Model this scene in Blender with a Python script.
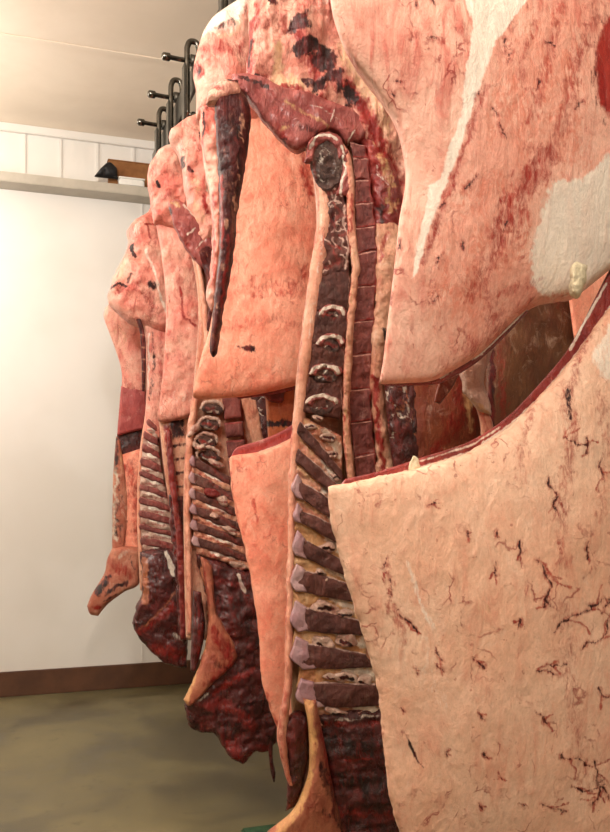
import bpy, math, random
import numpy as np
from mathutils import Vector

random.seed(7)
C = bpy.context.scene.collection
S = bpy.context.scene
for o in list(bpy.data.objects):
    bpy.data.objects.remove(o)

# ------------------------------------------------------------------ camera, world, lights
F, CX, CY, H, YAW = 880.0, 305.0, 489.0, 1.30, math.radians(19.1)
cam_d = bpy.data.cameras.new('camera'); cam = bpy.data.objects.new('camera', cam_d); C.objects.link(cam)
cam.location = (0, 0, H); cam.rotation_euler = (math.radians(90), 0, -YAW)
cam_d.sensor_fit = 'VERTICAL'; cam_d.sensor_height = 36.0; cam_d.lens = F / 832 * 36
cam_d.shift_y = (CY - 416) / 832
cam_d.clip_start = 0.02
S.camera = cam
S.view_settings.view_transform = 'Standard'; S.view_settings.look = 'None'
S.view_settings.gamma = 1.0; S.view_settings.use_curve_mapping = False
S.view_settings.exposure = 0.0
w = bpy.data.worlds.new('world'); S.world = w; w.use_nodes = True
w.node_tree.nodes['Background'].inputs[0].default_value = (1, .93, .85, 1)
w.node_tree.nodes['Background'].inputs[1].default_value = 0.0

WARM = (1.0, .94, .86)
def tube_lamp(x, y, z, ln, power, n=3):              # a bare fluorescent tube: light leaves it all around
    for i in range(n):
        d = bpy.data.lights.new('fluorescent_tube_light', 'POINT'); d.energy = power / n; d.color = WARM; d.shadow_soft_size = .09
        o = bpy.data.objects.new('fluorescent_tube_light', d); C.objects.link(o)
        o.location = (x, y + (i / (n - 1) - .5) * ln, z)
tube_lamp(-0.95, 4.70, 3.02, 1.2, 96)
tube_lamp(-0.60, 1.75, 3.05, 1.2, 190)
tube_lamp(0.10, -0.90, 3.02, 1.2, 145)

# ------------------------------------------------------------------ helpers
def lin(r, g, b):
    f = lambda c: (c / 255 / 12.92) if c / 255 <= .04045 else ((c / 255 + .055) / 1.055) ** 2.4
    return (f(r), f(g), f(b), 1.0)

FW = np.array([math.sin(YAW), math.cos(YAW)]); RT = np.array([math.cos(YAW), -math.sin(YAW)])
def Wn(px, py, Y):
    px = np.asarray(px, float); py = np.asarray(py, float); Y = np.asarray(Y, float)
    a = (px - CX) / F; b = (CY - py) / F
    dx = FW[0] + RT[0] * a; dy = FW[1] + RT[1] * a
    t = Y / dy
    return np.stack([dx * t, np.broadcast_to(Y, dx.shape) + 0 * dx, H + b * t], -1)
def W(px, py, Y):
    return Vector(Wn(px, py, Y).tolist())

def _hash(ix, iy, iz, seed):
    n = (ix * 374761393 + iy * 668265263 + iz * 2147483647 + seed * 974634331).astype(np.int64)
    n = (n ^ (n >> 13)) * 1274126177
    n = n & 0x7fffffff
    n = (n ^ (n >> 16)) & 0xffff
    return n / 65535.0
def vnoise(p, seed=0):
    i = np.floor(p).astype(np.int64); f = p - i; f = f * f * (3 - 2 * f)
    r = 0
    for dx in (0, 1):
        for dy in (0, 1):
            for dz in (0, 1):
                wgt = (f[..., 0] if dx else 1 - f[..., 0]) * (f[..., 1] if dy else 1 - f[..., 1]) * (f[..., 2] if dz else 1 - f[..., 2])
                r = r + wgt * _hash(i[..., 0] + dx, i[..., 1] + dy, i[..., 2] + dz, seed)
    return r
def fbm(p, octv=4, seed=0):
    a, s, t = 0.5, 0, 0
    for k in range(octv):
        s = s + a * vnoise(p * (2 ** k), seed + k); t += a; a *= .5
    return s / t - .5

def curve(pts, n, sharp=False):
    P = np.array([list(p) + [0] * (3 - len(p)) for p in pts], float)
    if len(P) > 2 and not sharp:
        Q = np.vstack([2 * P[0] - P[1], P, 2 * P[-1] - P[-2]]); out = []
        for i in range(1, len(Q) - 2):
            a, b, c, d = Q[i - 1], Q[i], Q[i + 1], Q[i + 2]
            for t in np.linspace(0, 1, 10, endpoint=False):
                out.append(.5 * ((2 * b) + (c - a) * t + (2 * a - 5 * b + 4 * c - d) * t * t + (3 * b - a - 3 * c + d) * t ** 3))
        out.append(P[-1]); P = np.array(out)
    L = np.concatenate([[0], np.cumsum(np.linalg.norm(np.diff(P[:, :2], axis=0), axis=1))])
    s = np.linspace(0, L[-1], n)
    return np.stack([np.interp(s, L, P[:, k]) for k in range(3)], -1)
def plen(pts):
    P = np.array([p[:2] for p in pts], float); return np.linalg.norm(np.diff(P, axis=0), axis=1).sum()

def seg_dist(X, Y, pts):
    d = np.full(X.shape, 1e9); P = np.array(pts, float)
    if len(P) == 1: return np.hypot(X - P[0, 0], Y - P[0, 1])
    for a, b in zip(P[:-1], P[1:]):
        v = b - a; t = np.clip(((X - a[0]) * v[0] + (Y - a[1]) * v[1]) / (v @ v + 1e-9), 0, 1)
        d = np.minimum(d, np.hypot(X - a[0] - t * v[0], Y - a[1] - t * v[1]))
    return d
def inside(X, Y, pts):
    P = np.array(pts, float); r = np.zeros(X.shape, bool); n = len(P); j = n - 1
    for i in range(n):
        c = ((P[i, 1] > Y) != (P[j, 1] > Y)) & (X < (P[j, 0] - P[i, 0]) * (Y - P[i, 1]) / (P[j, 1] - P[i, 1] + 1e-12) + P[i, 0])
        r ^= c; j = i
    return r

def mesh_obj(name, verts, faces, mat, parent=None, smooth=True, mask=None):
    me = bpy.data.meshes.new(name)
    org = parent_world(parent)
    v = np.asarray(verts, float) - org
    me.from_pydata(v.tolist(), [], faces if isinstance(faces, list) else faces.tolist())
    me.materials.append(mat)
    if smooth: me.polygons.foreach_set('use_smooth', [True] * len(me.polygons))
    if mask is not None:
        a = me.attributes.new('mask', 'FLOAT_COLOR', 'POINT')
        mm = np.ascontiguousarray(mask, dtype=np.float32); a2 = mm.copy(); a2[:, 0] = mm[:, 3]
        a.data.foreach_set('color', mm.ravel())
        b = me.attributes.new('mask2', 'FLOAT_COLOR', 'POINT'); b.data.foreach_set('color', a2.ravel())
    me.update()
    o = bpy.data.objects.new(name, me); C.objects.link(o)
    if parent: o.parent = parent
    return o
def parent_world(p):
    v = np.zeros(3)
    while p is not None:
        v = v + np.array(p.location); p = p.parent
    return v

def slab(name, parent, mat, T, B, L=None, R=None, Y=2.0, thick=.05, bulge=0.0, rnd=.012, noise=.004, nsc=14., step=2.5,
         masks=(), rag=0.0, seed=0, ridge=0.0, rsc=(40, 40, 6), bp=.6, sharp=False):
    """A solid sheet of tissue bounded by four curves, standing at depth Y, with a rounded rim, a bulged face and real thickness."""
    L = L or [T[0], B[0]]; R = R or [T[-1], B[-1]]
    nu = int(max(4, max(plen(T), plen(B)) / step)) + 1
    nv = int(max(4, max(plen(L), plen(R)) / step)) + 1
    t, b, l, r = curve(T, nu, sharp), curve(B, nu, sharp), curve(L, nv, sharp), curve(R, nv, sharp)
    u = np.linspace(0, 1, nu)[None, :, None]; v = np.linspace(0, 1, nv)[:, None, None]
    G = (1 - v) * t[None] + v * b[None] + (1 - u) * l[:, None] + u * r[:, None] \
        - ((1 - u) * (1 - v) * t[0] + u * (1 - v) * t[-1] + (1 - u) * v * b[0] + u * v * b[-1])
    X, Yp, D = G[..., 0], G[..., 1], G[..., 2]
    uu = u[..., 0] + 0 * X; vv = v[..., 0] + 0 * X
    if rag:
        ss = np.stack([X / 9., Yp / 9., 0 * X + seed], -1)
        ed = np.exp(-np.minimum(np.minimum(uu, 1 - uu) * nu, np.minimum(vv, 1 - vv) * nv) * step / 10.)
        X = X + rag * 2 * ed * fbm(ss, 3, seed + 11); Yp = Yp + rag * 2 * ed * fbm(ss, 3, seed + 23)
    P = Wn(X, Yp, Y + D)
    # distance to rim in metres
    wid = np.linalg.norm(P[:, -1] - P[:, 0], axis=-1)[:, None]; hei = np.linalg.norm(P[-1] - P[0], axis=-1)[None, :]
    d = np.minimum(np.minimum(uu, 1 - uu) * wid, np.minimum(vv, 1 - vv) * hei)
    rr = np.clip(d / rnd, 0, 1); prof = np.sqrt(np.clip(1 - (1 - rr) ** 2, 0, 1))
    bul = (np.sin(np.pi * uu) * np.sin(np.pi * vv)) ** bp * bulge
    q = P * nsc
    nz = fbm(q, 4, seed) * noise * 2
    if ridge: nz = nz + (np.abs(fbm(P * np.array(rsc), 3, seed + 5)) * -2 + .4) * ridge
    front = prof * min(rnd, thick) + bul + nz * (.25 + .75 * prof)
    c = P.reshape(-1, 3).mean(0); dr = np.array([-c[0], -c[1], 0]); dr /= np.linalg.norm(dr)
    PF = P + dr * front[..., None]
    PB = P - dr * (prof * thick + bul * .6)[..., None]
    n = nu * nv; idx = np.arange(n).reshape(nv, nu)
    a, bb, cc, dd = idx[:-1, :-1], idx[1:, :-1], idx[1:, 1:], idx[:-1, 1:]
    ff = np.stack([a, bb, cc, dd], -1).reshape(-1, 4)
    # the back shares the rim vertices
    bidx = idx + n; rim = np.zeros((nv, nu), bool); rim[0] = rim[-1] = True; rim[:, 0] = rim[:, -1] = True
    bidx = np.where(rim, idx, bidx)
    fb = np.stack([bidx[:-1, :-1], bidx[:-1, 1:], bidx[1:, 1:], bidx[1:, :-1]], -1).reshape(-1, 4)
    V = np.vstack([PF.reshape(-1, 3), PB.reshape(-1, 3)])
    used = np.concatenate([np.ones(n, bool), ~rim.ravel()]); remap = np.cumsum(used) - 1
    V = V[used]; faces = remap[np.vstack([ff, fb])]
    m = np.zeros((nv, nu, 4)); 
    jx = fbm(np.stack([X / 7., Yp / 7., 0 * X + seed], -1), 3, seed + 31); jy = fbm(np.stack([X / 7., Yp / 7., 0 * X + seed], -1), 3, seed + 47)
    jx = jx + .45 * fbm(np.stack([X / 2.4, Yp / 2.4, 0 * X + seed], -1), 2, seed + 61); jy = jy + .45 * fbm(np.stack([X / 2.4, Yp / 2.4, 0 * X + seed], -1), 2, seed + 77)
    for mk in masks:
        ch, kind, pts, wd, st = mk[:5]; jit = mk[5] if len(mk) > 5 else wd * .8
        Xj, Yj = X + jx * 2 * jit, Yp + jy * 2 * jit
        dist = seg_dist(Xj, Yj, pts + [pts[0]] if kind == 'poly' else pts)
        if kind == 'poly':
            dist = np.where(inside(Xj, Yj, pts), -dist, dist)
            val = np.clip(.5 - dist / max(wd, .01) * .5, 0, 1)
        else:
            val = np.clip(1.3 * (1 - dist / wd), 0, 1)
        k = 'RGBA'.index(ch); m[..., k] = np.maximum(m[..., k], val * st)
    M = np.vstack([m.reshape(-1, 4), m.reshape(-1, 4)])[used]
    return mesh_obj(name, V, faces, mat, parent, True, M)

def blob(name, parent, mat, x, y, rx, ry, rot=0., lob=.18, **kw):
    """A rounded lump: the four bounding curves are the quarters of an uneven oval."""
    rg = random.Random(int(x * 31 + y * 17)); am = [rg.uniform(-lob, lob) for _ in range(4)]; ph = [rg.uniform(0, 6.28) for _ in range(4)]
    c, s_ = math.cos(rot), math.sin(rot)
    def pt(a):
        k = 1 + sum(am[i] / (i + 1) * math.cos((i + 2) * a + ph[i]) for i in range(4))
        u, v = rx * k * math.cos(a), ry * k * math.sin(a); return (x + u * c - v * s_, y + u * s_ + v * c)
    q = lambda a, b: [pt(math.radians(a + (b - a) * i / 5)) for i in range(6)]
    return slab(name, parent, mat, q(225, 315), q(135, 45), q(225, 135), q(-45, 45), **kw)

def tube(name, parent, mat, pts, rad, seg=8, lump=0.0, smooth_path=True):
    """A rod through world points; rad is one radius or one per point."""
    P = [Vector(p) for p in pts]; R = rad if isinstance(rad, (list, tuple)) else [rad] * len(P)
    if smooth_path and len(P) > 2:
        A = np.array([list(p) + [r] for p, r in zip(P, R)]); Q = np.vstack([2 * A[0] - A[1], A, 2 * A[-1] - A[-2]]); out = []
        for i in range(1, len(Q) - 2):
            a, b, c, d = Q[i - 1:i + 3]
            for t in np.linspace(0, 1, 6, endpoint=False):
                out.append(.5 * ((2 * b) + (c - a) * t + (2 * a - 5 * b + 4 * c - d) * t * t + (3 * b - a - 3 * c + d) * t ** 3))
        out.append(A[-1]); P = [Vector(x[:3]) for x in out]; R = [max(x[3], .0004) for x in out]
    V, Fc = [], []; n = len(P)
    up = Vector((.31, .17, .93)).normalized(); rt = random.Random(n)
    for i, p in enumerate(P):
        t = (P[min(i + 1, n - 1)] - P[max(i - 1, 0)]).normalized()
        s = t.cross(up)
        if s.length < .05: s = t.cross(Vector((1, 0, 0)))
        s.normalize(); k = s.cross(t)
        for j in range(seg):
            a = 2 * math.pi * j / seg; V.append(p + (s * math.cos(a) + k * math.sin(a)) * R[i] * (1 + lump * rt.uniform(-1, 1)))
    for i in range(n - 1):
        for j in range(seg):
            Fc.append([i * seg + j, i * seg + (j + 1) % seg, (i + 1) * seg + (j + 1) % seg, (i + 1) * seg + j])
    Fc.append([j for j in range(seg)][::-1]); Fc.append([(n - 1) * seg + j for j in range(seg)])
    return mesh_obj(name, [list(v) for v in V], Fc, mat, parent)

def box(name, lo, hi, mat, parent=None, bev=0.0):
    import bmesh
    bm = bmesh.new(); bmesh.ops.create_cube(bm, size=1)
    for v in bm.verts:
        v.co = Vector([(lo[k] + hi[k]) / 2 + v.co[k] * (hi[k] - lo[k]) for k in range(3)])
    if bev: bmesh.ops.bevel(bm, geom=bm.edges[:], offset=bev, segments=2, affect='EDGES')
    org = Vector(parent_world(parent).tolist())
    for v in bm.verts: v.co -= org
    me = bpy.data.meshes.new(name); bm.to_mesh(me); bm.free(); me.materials.append(mat)
    o = bpy.data.objects.new(name, me); C.objects.link(o)
    if parent: o.parent = parent
    return o
def thing(name, label, cat, loc, group=None):
    o = bpy.data.objects.new(name, None); C.objects.link(o); o.location = loc; o.empty_display_size = .1
    o['label'] = label; o['category'] = cat
    if group: o['group'] = group
    return o
def tag(o, label, cat, group=None):
    o['label'] = label; o['category'] = cat
    if group: o['group'] = group
    return o
def struct(o): o['kind'] = 'structure'; return o

# ------------------------------------------------------------------ materials
class NT:
    def __init__(s, name):
        s.m = bpy.data.materials.new(name); s.m.use_nodes = True; s.t = s.m.node_tree; s.n = s.t.nodes; s.n.clear()
        s.out = s.n.new('ShaderNodeOutputMaterial'); s.bsdf = s.n.new('ShaderNodeBsdfPrincipled')
        s.t.links.new(s.bsdf.outputs[0], s.out.inputs[0])
        s.co = s.n.new('ShaderNodeTexCoord').outputs['Object']
    def lk(s, a, b):
        if isinstance(a, (int, float, tuple, list)): b.default_value = a
        else: s.t.links.new(a, b)
    def noise(s, scale, detail=4, rough=.55, dist=0, vec=None, stretch=None):
        v = vec or s.co
        if stretch:
            mp = s.n.new('ShaderNodeMapping'); mp.inputs['Scale'].default_value = stretch; s.lk(v, mp.inputs[0]); v = mp.outputs[0]
        x = s.n.new('ShaderNodeTexNoise'); x.inputs['Scale'].default_value = scale; x.inputs['Detail'].default_value = detail
        x.inputs['Roughness'].default_value = rough; x.inputs['Distortion'].default_value = dist; s.lk(v, x.inputs[0]); return x.outputs[0]
    def ramp(s, v, a, b, lo=0., hi=1.):
        x = s.n.new('ShaderNodeMapRange'); x.interpolation_type = 'SMOOTHSTEP'
        s.lk(v, x.inputs[0]); x.inputs[1].default_value = a; x.inputs[2].default_value = b; x.inputs[3].default_value = lo; x.inputs[4].default_value = hi
        return x.outputs[0]
    def math(s, op, a, b):
        x = s.n.new('ShaderNodeMath'); x.operation = op; s.lk(a, x.inputs[0]); s.lk(b, x.inputs[1]); return x.outputs[0]
    def mix(s, f, a, b):
        x = s.n.new('ShaderNodeMix'); x.data_type = 'RGBA'; s.lk(f, x.inputs[0]); s.lk(a, x.inputs[6]); s.lk(b, x.inputs[7]); return x.outputs[2]
    def bump(s, h, st, d=.004):
        x = s.n.new('ShaderNodeBump'); x.inputs['Strength'].default_value = st; x.inputs['Distance'].default_value = d; s.lk(h, x.inputs['Height'])
        s.lk(x.outputs[0], s.bsdf.inputs['Normal'])

def tissue(name, c1, c2, red=lin(178, 52, 40), redamt=.5, vein=.6, scale=1.0, rough=.5, bump=.5, spec=.35, stretch=(1, 1, .22), coat=0.0,
           white=lin(240, 226, 210), dark=lin(34, 11, 11), alt=lin(205, 160, 112), blood=lin(142, 26, 20), bs=90, fleck=.3, pale=lin(244, 214, 190), mot=.5):
    t = NT(name)
    col = t.mix(t.ramp(t.noise(7 * scale, 5, .6), .3, .7), c1, c2)
    streak = t.noise(38 * scale, 6, .66, .8, stretch=stretch)
    big = t.noise(4.5 * scale, 4, .6, .5)
    mid = t.noise(24 * scale, 6, .7, .9, stretch=(1, 1, .6))
    fine = t.noise(130 * scale, 4, .7)
    # reddish fibres, mottling and pale flecks that belong to the tissue
    f = t.math('MULTIPLY', t.ramp(streak, .44, .70), t.ramp(big, .34, .70)); f = t.math('MULTIPLY', f, redamt)
    col = t.mix(f, col, red)
    col = t.mix(t.math('MULTIPLY', t.ramp(mid, .50, .74), mot * redamt), col, red)
    col = t.mix(t.math('MULTIPLY', t.ramp(mid, .46, .28), fleck), col, pale)
    # fine broken capillaries
    mp = t.n.new('ShaderNodeMix'); mp.data_type = 'VECTOR'; mp.inputs[0].default_value = .13
    nz = t.n.new('ShaderNodeTexNoise'); nz.inputs['Scale'].default_value = 11 * scale; nz.inputs['Detail'].default_value = 5; t.lk(t.co, nz.inputs[0])
    t.lk(t.co, mp.inputs[4]); t.lk(nz.outputs[1], mp.inputs[5])
    ms = t.n.new('ShaderNodeMapping'); ms.inputs['Scale'].default_value = (1, 1, .55); t.lk(mp.outputs[1], ms.inputs[0])
    vo = t.n.new('ShaderNodeTexVoronoi'); vo.feature = 'DISTANCE_TO_EDGE'; vo.inputs['Scale'].default_value = 24 * scale; t.lk(ms.outputs[0], vo.inputs[0])
    ln = t.ramp(vo.outputs[0], .0, .06, 1, 0)
    gate = t.math('MULTIPLY', t.ramp(t.noise(15 * scale, 4, .65), .50, .62), t.ramp(big, .40, .58))
    col = t.mix(t.math('MULTIPLY', t.math('MULTIPLY', ln, gate), vein), col, blood)
    dots = t.ramp(t.noise(75 * scale, 3, .6), .67, .73)
    col = t.mix(t.math('MULTIPLY', dots, vein * .6), col, blood)
    at = t.n.new('ShaderNodeAttribute'); at.attribute_name = 'mask'
    at2 = t.n.new('ShaderNodeAttribute'); at2.attribute_name = 'mask2'
    sp = t.n.new('ShaderNodeSeparateColor'); t.lk(at.outputs['Color'], sp.inputs[0])
    sp2 = t.n.new('ShaderNodeSeparateColor'); t.lk(at2.outputs['Color'], sp2.inputs[0])
    br = t.math('SUBTRACT', t.noise(bs * .7, 6, .75, .9, stretch=(1, 1, .35)), .5)
    def broken(v, amt, lo=.25, hi=.75):
        x = t.math('ADD', v, t.math('MULTIPLY', br, amt))
        return t.math('MULTIPLY', t.ramp(x, lo, hi), t.ramp(v, .01, .2))
    mixc = lambda a, b, k: tuple([a[i] * k + b[i] * (1 - k) for i in range(3)] + [1])
    col = t.mix(broken(sp2.outputs[0], 1.6), col, t.mix(t.ramp(mid, .35, .65), alt, mixc(alt, c1, .5)))
    col = t.mix(broken(sp.outputs[1], 1.1, .3, .7), col, t.mix(t.ramp(streak, .35, .7), white, mixc(white, c1, .75)))
    col = t.mix(broken(sp.outputs[0], 1.8, .15, .95), col, t.mix(t.ramp(streak, .35, .65), blood, mixc(blood, red, .4)))
    col = t.mix(broken(sp.outputs[2], 2.0), col, t.mix(t.ramp(streak, .4, .7), dark, mixc(dark, blood, .5)))
    hv = t.n.new('ShaderNodeHueSaturation'); t.lk(col, hv.inputs['Color']); t.lk(t.ramp(fine, .28, .72, .92, 1.07), hv.inputs['Value'])
    t.lk(hv.outputs[0], t.bsdf.inputs['Base Color'])
    t.lk(t.ramp(mid, .3, .7, rough - .12, rough + .14), t.bsdf.inputs['Roughness'])
    t.bsdf.inputs['Specular IOR Level'].default_value = spec
    t.bsdf.inputs['Coat Weight'].default_value = coat; t.bsdf.inputs['Coat Roughness'].default_value = .22
    h = t.math('ADD', t.math('MULTIPLY', streak, .7), t.math('ADD', t.math('MULTIPLY', mid, .7), t.math('MULTIPLY', fine, .22)))
    t.bump(h, bump, .012)
    return t.m
def plain(name, c1, c2, scale=8, rough=.6, bump=.1, metal=0, stretch=None, spec=.4):
    t = NT(name)
    n = t.noise(scale, 5, .6, .2, stretch=stretch)
    t.lk(t.mix(t.ramp(n, .3, .7), c1, c2), t.bsdf.inputs['Base Color'])
    t.bsdf.inputs['Roughness'].default_value = rough; t.bsdf.inputs['Metallic'].default_value = metal
    t.bsdf.inputs['Specular IOR Level'].default_value = spec
    if bump: t.bump(n, bump, .01)
    return t.m

M_cream = tissue('cream_fat', lin(236, 194, 166), lin(228, 176, 146), red=lin(206, 112, 88), redamt=.55, vein=.75, bs=170, bump=.45, mot=.6)
M_hind = tissue('streaked_fat', lin(240, 188, 166), lin(228, 160, 138), red=lin(190, 62, 48), redamt=.85, vein=.85, stretch=(1, 1, .2), bs=170, alt=lin(216, 128, 104), bump=.55, mot=.6)
M_salmon = tissue('salmon_fat', lin(248, 176, 148), lin(242, 148, 120), red=lin(220, 80, 62), redamt=.65, vein=.45, bs=80, bump=.5, stretch=(1, 1, .55), mot=.7, fleck=.4, pale=lin(250, 206, 180))
M_lump = tissue('pink_fat', lin(242, 186, 164), lin(228, 130, 114), red=lin(172, 38, 34), redamt=.9, vein=.7, rough=.4, bump=.9, bs=75, mot=.6, fleck=.5, alt=lin(222, 172, 134), coat=.1)
M_leg = tissue('bloody_fat', lin(234, 180, 156), lin(208, 124, 106), red=lin(150, 34, 30), redamt=.95, vein=.8, rough=.38, bump=1.1, bs=90, mot=.9, fleck=.5, alt=lin(222, 176, 136), coat=.1)
M_tallow = tissue('tallow', lin(238, 224, 190), lin(226, 206, 168), redamt=.1, vein=0, bump=1.0, bs=150, scale=1.6)
M_neck = tissue('tan_sinew', lin(196, 124, 94), lin(156, 80, 62), red=lin(120, 30, 26), redamt=.9, vein=.4, rough=.36, bump=1.0, bs=80, mot=.9, fleck=.4, pale=lin(222, 166, 132), alt=lin(220, 168, 110))
M_pad = tissue('yellow_fat', lin(228, 186, 138), lin(206, 150, 100), red=lin(176, 90, 62), redamt=.6, vein=.3, rough=.38, bump=1.1, bs=120, mot=.6, fleck=.6, pale=lin(240, 214, 176), coat=.2)
M_meat = tissue('red_meat', lin(146, 36, 32), lin(104, 22, 22), red=lin(196, 92, 78), redamt=.55, vein=.2, rough=.34, spec=.5, bump=.9, bs=90, fleck=.25, pale=lin(214, 140, 116), coat=.3)
M_dark = tissue('dark_meat', lin(84, 19, 18), lin(46, 10, 11), alt=lin(186, 112, 78), red=lin(146, 40, 34), redamt=.7, vein=.15, rough=.30, spec=.55, bump=1.2, bs=80, fleck=.22, pale=lin(168, 78, 62), mot=.7, coat=.3)
M_bone = tissue('cut_bone', lin(104, 60, 52), lin(76, 42, 37), red=lin(150, 92, 82), redamt=.5, vein=.15, rough=.5, bump=.9, scale=1.5, spec=.35, bs=150, fleck=.12, white=lin(206, 172, 158))
M_vert = tissue('red_bone', lin(142, 76, 70), lin(104, 52, 50), red=lin(176, 100, 92), redamt=.6, vein=.3, rough=.48, bump=.9, scale=1.5, bs=150, fleck=.15, white=lin(214, 158, 144))
M_sac = tissue('sacral_bone', lin(166, 84, 78), lin(138, 58, 56), red=lin(190, 124, 112), redamt=.6, vein=.5, rough=.45, bump=1.0, scale=1.4, bs=140, fleck=.25, pale=lin(214, 160, 142), coat=.3)
M_body = tissue('pale_tissue', lin(228, 176, 146), lin(206, 138, 110), red=lin(170, 50, 40), redamt=.75, vein=.6, rough=.42, bump=1.1, bs=100, mot=.7, fleck=.5, coat=.3)
M_cord = tissue('pale_cord', lin(236, 182, 154), lin(226, 150, 122), red=lin(190, 64, 52), redamt=.7, vein=.5, rough=.42, bump=.9, bs=110, mot=.6)
M_tip = tissue('cartilage', lin(188, 156, 154), lin(164, 126, 132), red=lin(150, 76, 72), redamt=.5, vein=.2, rough=.38, bump=.5, bs=120, fleck=.5, pale=lin(208, 178, 178))
M_yel = tissue('yellow_ligament', lin(220, 160, 100), lin(198, 128, 78), red=lin(168, 70, 48), redamt=.65, vein=.3, rough=.34, bump=.8, bs=100, stretch=(1, 1, .15), mot=.6, coat=.3)
M_tail = tissue('tail_hide', lin(76, 20, 20), lin(36, 11, 13), red=lin(150, 60, 50), redamt=.7, vein=.1, rough=.42, spec=.2, bump=1.1, stretch=(1, 1, .2), bs=70, fleck=.3, pale=lin(190, 120, 96), alt=lin(214, 156, 126), coat=.1)
M_ring = tissue('pale_gristle', lin(218, 190, 172), lin(196, 156, 138), red=lin(164, 70, 60), redamt=.7, vein=.4, rough=.38, bump=1.0, bs=140, mot=.6, scale=1.4, coat=.3)
M_cav = tissue('cavity_lining', lin(140, 74, 48), lin(100, 44, 30), red=lin(122, 28, 22), redamt=.85, vein=.3, rough=.36, bump=.7, bs=90)
M_orange = tissue('orange_lining', lin(214, 128, 78), lin(186, 94, 58), red=lin(150, 40, 30), redamt=.7, vein=.3, rough=.38, bump=.7, bs=80)
M_olive = tissue('olive_membrane', lin(116, 76, 50), lin(88, 52, 34), red=lin(108, 38, 28), redamt=.6, vein=.2, rough=.36, bump=.5, bs=90)
M_hide = tissue('shank_skin', lin(196, 136, 110), lin(168, 96, 74), red=lin(160, 52, 38), redamt=.7, vein=.3, rough=.42, white=lin(206, 196, 178), dark=lin(46, 40, 40), bs=70, bump=.8)
M_purple = tissue('plum_muscle', lin(172, 82, 78), lin(146, 58, 58), red=lin(206, 100, 90), redamt=.6, vein=.2, rough=.4, bs=70, bump=.7)
M_marrow = tissue('dark_marrow', lin(104, 74, 66), lin(64, 42, 38), red=lin(140, 96, 84), redamt=.6, vein=0, rough=.4, bump=1.4, scale=2, bs=170, coat=.3)

# ------------------------------------------------------------------ the room
CEIL, BACK = 3.59, 5.83
def wall_mat():
    t = NT('white_panel'); n = t.noise(1.6, 3, .5); n2 = t.noise(60, 3, .6)
    t.lk(t.mix(t.ramp(n, .3, .7), lin(230, 226, 220), lin(221, 216, 208)), t.bsdf.inputs['Base Color']); t.bsdf.inputs['Roughness'].default_value = .45
    t.bump(n2, .08, .004); return t.m
M_wall = wall_mat()
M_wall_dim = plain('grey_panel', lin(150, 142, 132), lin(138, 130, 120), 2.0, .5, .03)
M_ceil = plain('ceiling_panel', lin(240, 226, 208), lin(232, 217, 198), 2.0, .6, .03)
def floor_mat():
    t = NT('concrete'); a = t.noise(1.7, 5, .6, .4); b = t.noise(9, 5, .65); c = t.noise(120, 3, .7)
    col = t.mix(t.ramp(a, .3, .7), lin(70, 63, 42), lin(116, 106, 74)); col = t.mix(t.ramp(b, .55, .8, 0, .6), col, lin(50, 43, 30))
    col = t.mix(t.ramp(c, .68, .78, 0, .5), col, lin(130, 120, 92))
    t.lk(col, t.bsdf.inputs['Base Color']); t.lk(t.ramp(a, .35, .65, .3, .55), t.bsdf.inputs['Roughness']); t.bump(c, .15, .004); return t.m
M_floor = floor_mat()
M_base = plain('brown_skirting', lin(98, 64, 44), lin(80, 52, 36), 6, .5, .1)
M_steel = plain('steel', lin(128, 124, 116), lin(84, 80, 74), 14, .22, .05, 1.0)
M_rail = plain('rail_steel', lin(92, 88, 80), lin(70, 66, 60), 10, .4, .1, .8)
M_ledge = plain('ledge_metal', lin(186, 178, 164), lin(172, 164, 150), 8, .4, .05, .0)
XL, XR, YF = -2.6, 2.6, -2.6
struct(box('floor', (XL, YF, -.1), (XR, BACK, 0), M_floor))
struct(box('ceiling', (XL - .1, YF - .1, CEIL), (XR + .1, BACK + .1, CEIL + .1), M_ceil))
struct(box('wall_back', (XL, BACK, -.1), (XR, BACK + .1, CEIL), M_wall))
struct(box('wall_left', (XL - .1, YF, -.1), (XL, BACK + .1, CEIL), M_wall_dim))
struct(box('wall_right', (XR, YF, -.1), (XR + .1, BACK + .1, CEIL), M_wall_dim))
struct(box('wall_front', (XL - .1, YF - .1, -.1), (XR + .1, YF, CEIL), M_wall_dim))
struct(box('baseboard_back', (XL, BACK - .025, 0), (XR, BACK, .155), M_base, bev=.004))
# ledge and the boarded strip above it
zl = W(60, 181.5, BACK - .16).z + .006
struct(box('trim_1', (XL, BACK - .16, zl - .04), (XR, BACK, zl + .02), M_ledge, bev=.004))
struct(box('trim_2', (XL, BACK - .03, CEIL - .05), (XR, BACK, CEIL), M_wall, bev=.004))
k = 3
for px in (-40, -12, 24, 60, 97, 133, 168):
    x = W(px, 150, BACK).x
    struct(box('trim_%d' % k, (x - .012, BACK - .008, zl + .02), (x + .012, BACK, CEIL - .05), M_wall, bev=.003)); k += 1
x = W(142, 190, BACK).x
struct(box('trim_%d' % k, (x - .006, BACK - .006, .155), (x + .006, BACK, zl - .04), M_wall, bev=.002)); k += 1
# ceiling seam cover strip
p = W(80, 47, 1.0); d = (p - Vector((0, 0, H))); p = Vector((0, 0, H)) + d * ((CEIL - H) / d.z)
struct(box('trim_%d' % k, (XL, p.y - .02, CEIL - .006), (XR, p.y + .02, CEIL), M_ceil, bev=.002))

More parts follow.
